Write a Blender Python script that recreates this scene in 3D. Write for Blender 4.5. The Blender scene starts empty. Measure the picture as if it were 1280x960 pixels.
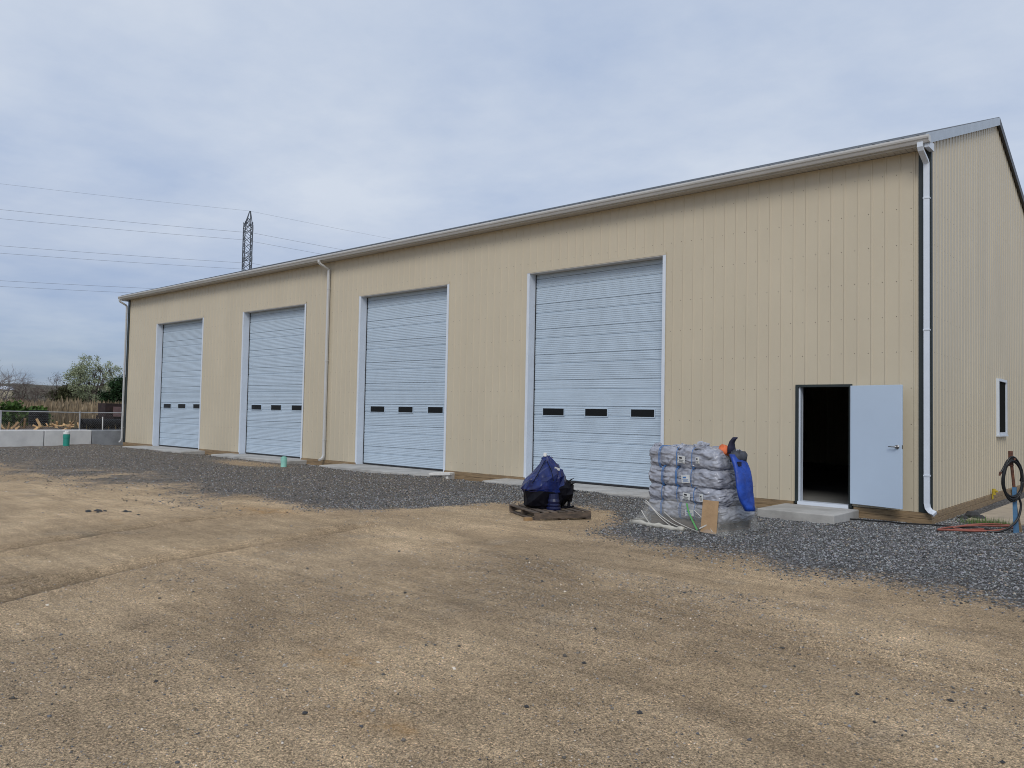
import bpy, bmesh, math, random
import numpy as np
from mathutils import Vector, Matrix, noise as mnoise

scene = bpy.context.scene
COL = scene.collection
R = math.radians
random.seed(7)
rng = np.random.default_rng(11)

# ------------------------------------------------------------------ camera
YAW, PIT, ROLL = 0.72, 0.0394, 0.0196
CAM = Vector((3.3523, -14.2895, 1.4731))
d_ = Vector((-math.sin(YAW)*math.cos(PIT), math.cos(YAW)*math.cos(PIT), math.sin(PIT)))
r_ = Vector((math.cos(YAW), math.sin(YAW), 0)); u_ = r_.cross(d_)
r2 = r_*math.cos(ROLL)+u_*math.sin(ROLL); u2 = -r_*math.sin(ROLL)+u_*math.cos(ROLL)
cd = bpy.data.cameras.new('camera'); cam = bpy.data.objects.new('camera', cd); COL.objects.link(cam)
M = Matrix((r2, u2, -d_)).transposed().to_4x4(); M.translation = CAM
cam.matrix_world = M
cd.sensor_width = 36; cd.lens = 981.3*36/1280; cd.clip_start = .1; cd.clip_end = 6000
scene.camera = cam

# ------------------------------------------------------------------ world: thin overcast
SUN_EL, SUN_AZ = R(42), R(151)          # azimuth clockwise from +Y: behind the viewer's right shoulder
w = bpy.data.worlds.new('World'); scene.world = w; w.use_nodes = True
nt = w.node_tree; nt.nodes.clear()
def N(t, **k):
    n = nt.nodes.new(t)
    for a, b in k.items(): setattr(n, a, b)
    return n
L = lambda a, b: nt.links.new(a, b)
out = N('ShaderNodeOutputWorld'); bg = N('ShaderNodeBackground'); bg.inputs[1].default_value = .1
sky = N('ShaderNodeTexSky', sky_type='NISHITA'); sky.sun_disc = False
sky.sun_elevation = SUN_EL; sky.sun_rotation = SUN_AZ; sky.air_density = 1.0; sky.dust_density = 1.5; sky.ozone_density = 1.5
tc = N('ShaderNodeTexCoord'); sep = N('ShaderNodeSeparateXYZ'); L(tc.outputs['Generated'], sep.inputs[0])
zz = N('ShaderNodeMath', operation='MAXIMUM'); L(sep.outputs[2], zz.inputs[0]); zz.inputs[1].default_value = 0
za = N('ShaderNodeMath', operation='ADD'); L(zz.outputs[0], za.inputs[0]); za.inputs[1].default_value = .13
def div(s):
    n = N('ShaderNodeMath', operation='DIVIDE'); L(s, n.inputs[0]); L(za.outputs[0], n.inputs[1]); return n.outputs[0]
cmb = N('ShaderNodeCombineXYZ'); L(div(sep.outputs[0]), cmb.inputs[0]); L(div(sep.outputs[1]), cmb.inputs[1])
n1 = N('ShaderNodeTexNoise'); n1.inputs['Scale'].default_value = 1.15; n1.inputs['Detail'].default_value = 8; n1.inputs['Roughness'].default_value = .52
n1.inputs['Distortion'].default_value = .15; L(cmb.outputs[0], n1.inputs['Vector'])
n2 = N('ShaderNodeTexNoise'); n2.inputs['Scale'].default_value = 4.2; n2.inputs['Detail'].default_value = 7; n2.inputs['Roughness'].default_value = .6; L(cmb.outputs[0], n2.inputs['Vector'])
mx = N('ShaderNodeMath', operation='MULTIPLY_ADD'); L(n2.outputs[0], mx.inputs[0]); mx.inputs[1].default_value = .3; L(n1.outputs[0], mx.inputs[2])
rp = N('ShaderNodeValToRGB'); L(mx.outputs[0], rp.inputs[0])
rp.color_ramp.elements[0].position = .46; rp.color_ramp.elements[0].color = (4.6, 5.55, 7.3, 1)
rp.color_ramp.elements[1].position = .83; rp.color_ramp.elements[1].color = (6.7, 7.35, 8.35, 1)
# thinner and bluer towards the horizon
hz = N('ShaderNodeMapRange'); L(sep.outputs[2], hz.inputs[0]); hz.inputs[1].default_value = 0; hz.inputs[2].default_value = .26
hz.inputs[3].default_value = .42; hz.inputs[4].default_value = .93
mxc = N('ShaderNodeMix', data_type='RGBA'); L(hz.outputs[0], mxc.inputs[0]); 
bl = N('ShaderNodeMix', data_type='RGBA', blend_type='MULTIPLY'); bl.inputs[0].default_value = 1; L(sky.outputs[0], bl.inputs[6]); bl.inputs[7].default_value = (.40, .53, .80, 1)
L(bl.outputs[2], mxc.inputs[6]); L(rp.outputs[0], mxc.inputs[7])
L(mxc.outputs[2], bg.inputs[0]); L(bg.outputs[0], out.inputs[0])

sd = bpy.data.lights.new('sun', 'SUN'); sd.energy = 1.5; sd.angle = R(24); sd.color = (1, .96, .9)
so = bpy.data.objects.new('sun', sd); COL.objects.link(so)
sv = Vector((math.sin(SUN_AZ)*math.cos(SUN_EL), math.cos(SUN_AZ)*math.cos(SUN_EL), math.sin(SUN_EL)))
so.rotation_euler = sv.to_track_quat('Z', 'Y').to_euler(); so.location = sv*60
vs = scene.view_settings; vs.view_transform = 'Standard'; vs.look = 'None'; vs.gamma = 1; vs.exposure = 0.0; vs.use_curve_mapping = False
scene.render.engine = 'CYCLES'; scene.cycles.filter_width = 1.0; scene.render.filter_size = 1.0

# ------------------------------------------------------------------ materials
def mat(name, col, rough=.6, var=.0, vscale=4, bump=0, bscale=30, metallic=0, spec=.5, col2=None, stretch=None, dist=.02, detail=5, attr=None, ridged=False, rnd=0, bstretch=None):
    m = bpy.data.materials.new(name); m.use_nodes = True
    t = m.node_tree; b = t.nodes['Principled BSDF']
    b.inputs['Roughness'].default_value = rough; b.inputs['Metallic'].default_value = metallic
    b.inputs['Specular IOR Level'].default_value = spec
    c = (*col, 1); b.inputs['Base Color'].default_value = c
    tcn = t.nodes.new('ShaderNodeTexCoord'); mp = t.nodes.new('ShaderNodeMapping'); t.links.new(tcn.outputs['Object'], mp.inputs[0])
    if stretch: mp.inputs['Scale'].default_value = stretch
    src = None
    if var or col2:
        nz = t.nodes.new('ShaderNodeTexNoise'); nz.inputs['Scale'].default_value = vscale; nz.inputs['Detail'].default_value = detail; nz.inputs['Roughness'].default_value = .6
        t.links.new(mp.outputs[0], nz.inputs['Vector'])
        r = t.nodes.new('ShaderNodeValToRGB'); t.links.new(nz.outputs[0], r.inputs[0])
        r.color_ramp.elements[0].position = .3; r.color_ramp.elements[1].position = .7
        if col2: r.color_ramp.elements[0].color = (*col2, 1); r.color_ramp.elements[1].color = c
        else:
            r.color_ramp.elements[0].color = (*[x*(1-var) for x in col], 1); r.color_ramp.elements[1].color = (*[min(1, x*(1+var)) for x in col], 1)
        src = r.outputs[0]
    if attr:
        at = t.nodes.new('ShaderNodeAttribute'); at.attribute_name = attr
        if src:
            mm = t.nodes.new('ShaderNodeMix'); mm.data_type = 'RGBA'; mm.blend_type = 'MULTIPLY'; mm.inputs[0].default_value = 1
            t.links.new(src, mm.inputs[6]); t.links.new(at.outputs['Color'], mm.inputs[7]); src = mm.outputs[2]
        else: src = at.outputs['Color']
    if rnd and src:
        oi = t.nodes.new('ShaderNodeObjectInfo'); mr = t.nodes.new('ShaderNodeMapRange'); mr.inputs[3].default_value = 1-rnd; mr.inputs[4].default_value = 1+rnd
        t.links.new(oi.outputs['Random'], mr.inputs[0]); vm = t.nodes.new('ShaderNodeVectorMath'); vm.operation = 'SCALE'
        t.links.new(src, vm.inputs[0]); t.links.new(mr.outputs[0], vm.inputs['Scale']); src = vm.outputs[0]
    if src: t.links.new(src, b.inputs['Base Color'])
    if bump:
        nb = t.nodes.new('ShaderNodeTexNoise'); nb.inputs['Scale'].default_value = bscale; nb.inputs['Detail'].default_value = 4
        if ridged: nb.noise_type = 'RIDGED_MULTIFRACTAL'; nb.inputs['Distortion'].default_value = .8
        mpb = mp
        if bstretch: mpb = t.nodes.new('ShaderNodeMapping'); t.links.new(tcn.outputs['Object'], mpb.inputs[0]); mpb.inputs['Scale'].default_value = bstretch
        t.links.new(mpb.outputs[0], nb.inputs['Vector'])
        bp = t.nodes.new('ShaderNodeBump'); bp.inputs['Strength'].default_value = bump; bp.inputs['Distance'].default_value = dist
        t.links.new(nb.outputs[0], bp.inputs['Height']); t.links.new(bp.outputs[0], b.inputs['Normal'])
    return m

MT = {}
MT['beige'] = mat('beige_painted_steel', (.555, .485, .36), .42, .035, 1.1, .25, 1.6, dist=.03, rnd=.018, stretch=(1, 1, .5))
MT['white_trim'] = mat('white_trim', (.66, .71, .78), .4, .04, 3)
MT['gutter'] = mat('gutter_paint', (.56, .555, .54), .35, .06, 2)
MT['soffit'] = mat('soffit_vinyl', (.55, .52, .48), .5, .05, 3)
MT['door'] = mat('overhead_door_paint', (.455, .545, .635), .24, .05, 2.5, .7, 1.0, bstretch=(1.3, 1, 24), dist=.010, rnd=.03)
MT['leaf'] = mat('walk_door_paint', (.50, .60, .725), .42, .02, 2)
MT['dark_trim'] = mat('dark_green_trim', (.018, .026, .026), .45, .2, 5)
MT['roof'] = mat('charcoal_roof', (.05, .055, .06), .4, .1, 3)
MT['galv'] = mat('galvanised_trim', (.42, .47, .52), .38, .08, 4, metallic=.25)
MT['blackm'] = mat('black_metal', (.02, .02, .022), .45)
MT['lumber'] = mat('treated_lumber', (.36, .25, .135), .75, vscale=5, col2=(.17, .115, .065), bump=.4, bscale=20, stretch=(.6, 2, 9))
MT['concrete'] = mat('concrete', (.50, .485, .455), .85, vscale=2.2, detail=9, col2=(.30, .29, .27), bump=.35, bscale=60)
MT['block'] = mat('block_concrete', (.70, .70, .69), .9, vscale=1.6, col2=(.52, .52, .52), bump=.5, bscale=25)
MT['floor'] = mat('interior_concrete', (.22, .22, .21), .8, .1, 2)
MT['pane'] = mat('dark_glass', (.006, .007, .008), .25, spec=.25)
MT['screw'] = mat('screw_head', (.20, .175, .14), .5, metallic=.3)
MT['steel'] = mat('brushed_steel', (.35, .34, .33), .3, metallic=.9)
MT['oldwood'] = mat('weathered_pallet', (.17, .125, .09), .85, vscale=6, col2=(.045, .037, .032), bump=.4, bscale=25, stretch=(1, 1, 3), rnd=.3)
MT['newwood'] = mat('fresh_wood', (.62, .40, .19), .8, vscale=3, col2=(.30, .175, .08), rnd=.45)
MT['bluewrap'] = mat('navy_tarp', (.010, .026, .16), .26, vscale=7, col2=(.004, .006, .045), bump=1., bscale=4.5, dist=.06, ridged=True)
MT['blackwrap'] = mat('black_plastic_sheet', (.004, .004, .008), .6, bump=.8, bscale=5, dist=.04, ridged=True, spec=.15)
MT['bale'] = mat('grey_woven_sack', (.43, .445, .50), .18, vscale=9, col2=(.22, .23, .27), bump=.9, bscale=4.5, dist=.06, ridged=True, bstretch=(1, 1, 2.2))
MT['strap'] = mat('blue_twine', (.05, .17, .42), .6)
MT['paper'] = mat('white_paper', (.62, .63, .62), .7, .12, 12)
MT['ink'] = mat('black_ink', (.03, .03, .035), .7)
MT['card'] = mat('cardboard', (.42, .27, .145), .85, .14, 6, .2, 30)
MT['greenstrap'] = mat('green_strap', (.10, .36, .10), .5)
MT['bluecloth'] = mat('blue_tarpaulin', (.012, .075, .46), .5, vscale=6, col2=(.006, .03, .20), bump=.8, bscale=8, dist=.03)
MT['orange'] = mat('orange_cloth', (.72, .17, .06), .7, .1, 9)
MT['navy'] = mat('navy_cloth', (.012, .012, .035), .75, .3, 9)
MT['pvcgreen'] = mat('green_pvc', (.02, .27, .21), .4, .1, 5)
MT['pvcpale'] = mat('pale_green_pvc', (.30, .62, .52), .45, .08, 5)
MT['pvcwhite'] = mat('white_pvc', (.78, .78, .76), .45)
MT['hose'] = mat('black_hose', (.01, .01, .01), .4)
MT['redhose'] = mat('orange_hose', (.30, .09, .06), .6, .25, 9)
MT['rust'] = mat('rusty_pipe', (.20, .075, .035), .8, vscale=14, col2=(.075, .035, .025), bump=.3)
MT['bluepost'] = mat('blue_painted_post', (.10, .24, .40), .6, vscale=9, col2=(.05, .12, .22))
MT['yellow'] = mat('yellow_plastic', (.45, .34, .03), .5)
MT['bark'] = mat('bark', (.10, .085, .07), .9, .3, 6)
MT['barkgrey'] = mat('grey_bark', (.16, .135, .125), .9, .25, 6)
MT['towersteel'] = mat('tower_steel', (.10, .115, .14), .6, .2, 1)
MT['wire'] = mat('conductor', (.12, .125, .14), .5)
MT['galvpipe'] = mat('galvanised_pipe', (.42, .43, .44), .45, .1, 6, metallic=.3)
MT['blackpipe'] = mat('black_plastic_pipe', (.008, .008, .009), .7, spec=.2)
MT['rustbox'] = mat('rusted_machine', (.05, .025, .022), .8, vscale=4, col2=(.012, .009, .009))
MT['reed'] = mat('dry_reed', (.37, .285, .18), .9, vscale=1.3, col2=(.19, .14, .085))
MT['grass'] = mat('grass', (.09, .16, .035), .8, .35, 8)
MT['fieldgrass'] = mat('field_grass', (.13, .125, .05), .9, vscale=.7, col2=(.20, .14, .075))
MT['hill'] = mat('wooded_hill', (.115, .095, .06), 1, vscale=.05, col2=(.055, .05, .035), detail=10)
MT['gravel'] = mat('crushed_stone', (1, 1, 1), .85, attr='tint')
MT['pebble'] = mat('pebbles', (1, 1, 1), .9, attr='tint')

def leafmat(name, c1, c2, sc=.9):
    m = mat(name, c1, .75, vscale=sc, col2=c2, spec=.2, detail=6)
    return m
MT['leaf_pale'] = leafmat('pale_spring_leaf', (.42, .45, .30), (.16, .20, .10))
MT['leaf_green'] = leafmat('green_leaf', (.085, .155, .03), (.03, .06, .015))
MT['leaf_dark'] = leafmat('dark_leaf', (.022, .055, .016), (.008, .02, .008))
MT['leaf_olive'] = leafmat('olive_leaf', (.075, .08, .03), (.03, .032, .016))
MT['twig'] = leafmat('brown_twig', (.13, .095, .08), (.06, .045, .04))

# clear stretch film
def film():
    m = bpy.data.materials.new('clear_stretch_film'); m.use_nodes = True; t = m.node_tree; t.nodes.clear()
    o = t.nodes.new('ShaderNodeOutputMaterial'); tr = t.nodes.new('ShaderNodeBsdfTransparent'); b = t.nodes.new('ShaderNodeBsdfPrincipled')
    b.inputs['Base Color'].default_value = (.62, .60, .55, 1); b.inputs['Roughness'].default_value = .22
    mx = t.nodes.new('ShaderNodeMixShader'); nz = t.nodes.new('ShaderNodeTexNoise'); tcn = t.nodes.new('ShaderNodeTexCoord'); mp = t.nodes.new('ShaderNodeMapping')
    mp.inputs['Scale'].default_value = (2.2, 2.2, 1.5); mp.inputs['Rotation'].default_value = (.5, .6, .3); nz.noise_type = 'RIDGED_MULTIFRACTAL'; nz.inputs['Scale'].default_value = 1.8; nz.inputs['Detail'].default_value = 4; nz.inputs['Distortion'].default_value = .9
    t.links.new(tcn.outputs['Object'], mp.inputs[0]); t.links.new(mp.outputs[0], nz.inputs[0])
    rr = t.nodes.new('ShaderNodeMapRange'); rr.inputs[1].default_value = .42; rr.inputs[2].default_value = .95; rr.inputs[3].default_value = .2; rr.inputs[4].default_value = .92
    t.links.new(nz.outputs[0], rr.inputs[0]); t.links.new(rr.outputs[0], mx.inputs[0])
    bp = t.nodes.new('ShaderNodeBump'); bp.inputs['Strength'].default_value = .8; bp.inputs['Distance'].default_value = .03; t.links.new(nz.outputs[0], bp.inputs['Height']); t.links.new(bp.outputs[0], b.inputs['Normal'])
    t.links.new(tr.outputs[0], mx.inputs[1]); t.links.new(b.outputs[0], mx.inputs[2]); t.links.new(mx.outputs[0], o.inputs[0])
    return m
MT['film'] = film()

# ------------------------------------------------------------------ mesh helpers
def rootloc(p):
    v = Vector((0, 0, 0))
    while p is not None:
        v += p.location; p = p.parent
    return v

class MB:
    def __init__(s): s.v = []; s.f = []
    def add(s, vs, fs):
        o = len(s.v); s.v += [tuple(v) for v in vs]; s.f += [tuple(i+o for i in f) for f in fs]; return s
    def box(s, x0, x1, y0, y1, z0, z1):
        return s.add([(x0,y0,z0),(x1,y0,z0),(x1,y1,z0),(x0,y1,z0),(x0,y0,z1),(x1,y0,z1),(x1,y1,z1),(x0,y1,z1)],
                     [(0,3,2,1),(4,5,6,7),(0,1,5,4),(1,2,6,5),(2,3,7,6),(3,0,4,7)])
    def obox(s, c, ex, ey, ez, hx, hy, hz):
        c, ex, ey, ez = Vector(c), Vector(ex), Vector(ey), Vector(ez)
        vs = [c+ex*hx*a+ey*hy*b+ez*hz*g for g in (-1,1) for a,b in ((-1,-1),(1,-1),(1,1),(-1,1))]
        return s.add(vs, [(0,3,2,1),(4,5,6,7),(0,1,5,4),(1,2,6,5),(2,3,7,6),(3,0,4,7)])
    def bar(s, a, b, r, n=4):
        return s.tube([a, b], r, n)
    def tube(s, path, r, n=6, cap=True, flat=None):
        P = [Vector(p) for p in path]; m = len(P); vs = []; fs = []
        rr = r if hasattr(r, '__len__') else [r]*m
        prev = None
        for i in range(m):
            t = (P[min(i+1, m-1)]-P[max(i-1, 0)])
            if t.length < 1e-9: t = Vector((0, 0, 1))
            t.normalize()
            if prev is None:
                a = Vector((0, 0, 1)) if abs(t.z) < .9 else Vector((0, 1, 0))
                nrm = t.cross(a).normalized()
            else:
                nrm = (prev-t*prev.dot(t))
                nrm = nrm.normalized() if nrm.length > 1e-6 else t.orthogonal().normalized()
            prev = nrm; bn = t.cross(nrm)
            for k in range(n):
                an = 2*math.pi*(k+.5)/n
                vs.append(P[i]+nrm*math.cos(an)*rr[i]*(flat[0] if flat else 1)+bn*math.sin(an)*rr[i]*(flat[1] if flat else 1))
        for i in range(m-1):
            for k in range(n):
                fs.append((i*n+k, i*n+(k+1) % n, (i+1)*n+(k+1) % n, (i+1)*n+k))
        if cap: fs.append(tuple(range(n-1, -1, -1))); fs.append(tuple((m-1)*n+k for k in range(n)))
        return s.add(vs, fs)
    def prism_x(s, prof, x0, x1):            # closed (y,z) profile extruded along x
        n = len(prof); vs = [(x0, y, z) for y, z in prof]+[(x1, y, z) for y, z in prof]
        fs = [(i, (i+1) % n, n+(i+1) % n, n+i) for i in range(n)]+[tuple(range(n-1, -1, -1)), tuple(range(n, 2*n))]
        return s.add(vs, fs)
    def rings(s, rs, cap=True):
        n = len(rs[0]); vs = [p for r in rs for p in r]; fs = []
        for i in range(len(rs)-1):
            for k in range(n): fs.append((i*n+k, i*n+(k+1) % n, (i+1)*n+(k+1) % n, (i+1)*n+k))
        if cap: fs.append(tuple(range(n-1, -1, -1))); fs.append(tuple((len(rs)-1)*n+k for k in range(n)))
        return s.add(vs, fs)
    def mesh(s, name, off=Vector((0, 0, 0))):
        me = bpy.data.meshes.new(name)
        me.from_pydata([(v[0]-off.x, v[1]-off.y, v[2]-off.z) for v in s.v], [], s.f); me.update(); return me
    def build(s, name, m, parent=None, smooth=False, bevel=0, off=None):
        o0 = rootloc(parent) if parent is not None else (off if off is not None else Vector((0, 0, 0)))
        me = s.mesh(name, o0); me.materials.append(MT[m] if isinstance(m, str) else m)
        o = bpy.data.objects.new(name, me); COL.objects.link(o); o.parent = parent
        if parent is None: o.location = o0
        if smooth: me.polygons.foreach_set('use_smooth', [True]*len(me.polygons))
        if bevel:
            b = o.modifiers.new('bevel', 'BEVEL'); b.width = bevel; b.segments = 2; b.limit_method = 'ANGLE'
        return o

def tag(o, label=None, cat=None, group=None, kind=None):
    if label: o['label'] = label
    if cat: o['category'] = cat
    if group: o['group'] = group
    if kind: o['kind'] = kind
    return o
def thing(name, label, cat, loc, group=None):
    o = bpy.data.objects.new(name, None); COL.objects.link(o); o.location = loc; o.empty_display_size = .2
    return tag(o, label, cat, group)
def share(o, parent, delta=(0, 0, 0)):
    c = o.copy(); COL.objects.link(c); c.parent = parent; c.location = o.location+Vector(delta); return c

def smoothp(pts, n=6):
    o = []; P = [Vector(p) for p in pts]
    for i in range(len(P)-1):
        a, b, c, d = P[max(i-1, 0)], P[i], P[i+1], P[min(i+2, len(P)-1)]
        for k in range(n):
            t = k/n; o.append(.5*((2*b)+(c-a)*t+(2*a-5*b+4*c-d)*t*t+(-a+3*b-3*c+d)*t**3))
    o.append(P[-1]); return o
def np_mesh(name, V, F, m, off=(0, 0, 0), tint=None, kind=None):   # F: (n,k) int array
    me = bpy.data.meshes.new(name); k = F.shape[1]
    me.vertices.add(len(V)); me.vertices.foreach_set('co', (V-np.array(off)).astype(np.float32).ravel())
    me.loops.add(F.size); me.loops.foreach_set('vertex_index', F.astype(np.int32).ravel())
    me.polygons.add(len(F)); me.polygons.foreach_set('loop_start', np.arange(0, F.size, k, dtype=np.int32)); me.polygons.foreach_set('loop_total', np.full(len(F), k, np.int32))
    me.update(calc_edges=True)
    if tint is not None:
        a = me.attributes.new('tint', 'FLOAT_COLOR', 'POINT'); a.data.foreach_set('color', np.c_[tint, np.ones(len(tint))].astype(np.float32).ravel())
    me.materials.append(MT[m])
    o = bpy.data.objects.new(name, me); COL.objects.link(o); o.location = off
    if kind: o['kind'] = kind
    return o

def vnoise(x, y, seed=0):
    x = np.asarray(x, float); y = np.asarray(y, float)
    xi = np.floor(x).astype(np.int64); yi = np.floor(y).astype(np.int64); fx = x-xi; fy = y-yi
    fx = fx*fx*(3-2*fx); fy = fy*fy*(3-2*fy)
    def h(a, b):
        n = (a*374761393+b*668265263+seed*1274126177) & 0xffffffff
        n = ((n ^ (n >> 13))*1274126177) & 0xffffffff
        return ((n ^ (n >> 16)) & 0xffff)/65535.
    return (h(xi, yi)*(1-fx)+h(xi+1, yi)*fx)*(1-fy)+(h(xi, yi+1)*(1-fx)+h(xi+1, yi+1)*fx)*fy
def fbm(x, y, o=4, seed=0):
    s = 0; a = .5
    for i in range(o): s = s+a*vnoise(np.asarray(x)*2**i+17.3*i, np.asarray(y)*2**i-9.1*i, seed+i); a *= .5
    return s/(1-.5**o)
def seg_dist(x, y, pts):
    d = np.full(np.shape(x), 1e9); tt = np.zeros(np.shape(x))
    for (ax, ay), (bx, by) in zip(pts[:-1], pts[1:]):
        vx, vy = bx-ax, by-ay; t = np.clip(((x-ax)*vx+(y-ay)*vy)/(vx*vx+vy*vy), 0, 1)
        d = np.minimum(d, np.hypot(x-ax-t*vx, y-ay-t*vy))
    return d

# ------------------------------------------------------------------ ground
GZ = -.2
BX = np.array([-200, -36, -31, -22, -16, -13.4, -11.4, -9.5, -7.9, -7.0, -6.9, -6.3, -5.4, -4.6, -3.9, -3.3, -2.7, -1.7, -.6, .7, 2.1, 5, 30])
BY = np.array([-9, -9, -8.6, -7.6, -6.9, -6.6, -6.5, -6.3, -5.8, -4.6, -3.3, -2.3, -2.0, -2.2, -3.5, -4.6, -5.0, -5.15, -5.2, -5.3, -5.5, -5.9, -6])
def gravel_mask(x, y):
    yb = np.interp(x, BX, BY)
    wob = (fbm(x*.9, y*.9, 4, 5)-.5)*1.5+(fbm(x*5, y*5, 2, 9)-.5)*.5
    soft = np.interp(x, [-40, -18, -9, -5, 0], [4.2, 3.6, 2.2, 1.0, 1.1])
    m = np.clip((y-yb+wob*soft*.9)/soft*.5+.5, 0, 1)
    m = m*np.interp(x, [-60, -37, -34], [0, .0, 1])*np.interp(x, [6, 14], [1, .2])*np.interp(y, [9, 15], [1, 0])
    # worn patch of soil in front of the second door and at the far corner
    m = m*(1-.75*np.exp(-(((x+18.5)/2.6)**2+((y+1.5)/.8)**2)))
    return m
RUTS = [([(-3.6,-13.6),(-4.48,-12.02),(-4.91,-11.22),(-5.29,-10.26),(-5.46,-9.2),(-5.66,-7.9),(-5.84,-6.95)], .12, .06),
        ([(-6.6,-12.6),(-7.17,-11.27),(-7.56,-10.06),(-7.97,-8.91),(-8.03,-7.74),(-8.0,-7.0)], .11, .045),
        ([(-4.9,-12.4),(-5.18,-11.83),(-5.24,-11.18)], .07, .025),
        ([(3.5,-8.6),(1.2,-8.5),(-1.0,-8.0),(-3.0,-7.2),(-4.6,-6.3)], .3, .012),
        ([(3.8,-10.3),(1.6,-10.2),(-.6,-9.7),(-2.6,-8.9)], .3, .010),
        *[([(4.6+.0*q,-7.2-.12*q),(2.6,-7.9-.13*q),(.8,-8.1-.15*q),(-1.2,-7.7-.17*q),(-3.0,-6.7-.19*q)], .035, .010) for q in range(5)],
        ([(2.2,-12.4),(.6,-12.2),(-1.2,-11.6),(-3.6,-10.2)], .25, .008)]
def gheight(x, y):
    x = np.asarray(x, float); y = np.asarray(y, float)
    near = np.clip(1-(np.hypot(x+5, y+6)-40)/20, 0, 1)
    h = ((fbm(x*.35, y*.35, 3, 1)-.5)*.05+(fbm(x*2.2, y*2.2, 3, 3)-.5)*.022+(fbm(x*9, y*9, 2, 21)-.5)*.010)*near
    for pts, wd, dp in RUTS:
        d = seg_dist(x, y, pts)
        h = h-dp*np.exp(-(d/wd)**2)+.45*dp*np.exp(-((d-2*wd)/(.7*wd))**2)
    g = gravel_mask(x, y); h = h+g*(.012+(fbm(x*6, y*6, 2, 31)-.5)*.02)
    h = h+g*np.clip((-3.6-x)/1.2, 0, 1)*np.clip((x+34)/2, 0, 1)*np.exp(-((y+1.25)/.75)**2)*(.03+.11*fbm(x*1.1, y*1.1, 3, 55))
    flat = np.clip((y+.55)/.5, 0, 1)*np.clip((x+34)/2, 0, 1)*np.clip((1.5-x)/1, 0, 1)
    return GZ+h*(1-.6*flat)
def axis(lo, hi, step, a, b, coarse, far):
    mid = np.arange(lo, hi, step)
    left = np.arange(a, lo, coarse); right = np.arange(hi, b, coarse)
    g = np.geomspace(1, far, 22)
    return np.concatenate([(left[0] if len(left) else lo)-g[::-1], left, mid, right, (right[-1] if len(right) else hi)+g])
gx = axis(-13, 6, .065, -40, 14, .16, 2600); gy = axis(-14.4, -1.5, .055, -18, 8, .16, 2600)
X, Y = np.meshgrid(gx, gy); Zg = gheight(X, Y)
inside = (X > -31) & (X < -.05) & (Y > .3) & (Y < 11.4); Zg = np.where(inside, GZ-.1, Zg)
nx, ny = len(gx), len(gy)
V = np.c_[X.ravel(), Y.ravel(), Zg.ravel()]
idx = np.arange(nx*ny).reshape(ny, nx)
F = np.stack([idx[:-1, :-1].ravel(), idx[:-1, 1:].ravel(), idx[1:, 1:].ravel(), idx[1:, :-1].ravel()], 1)

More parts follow.
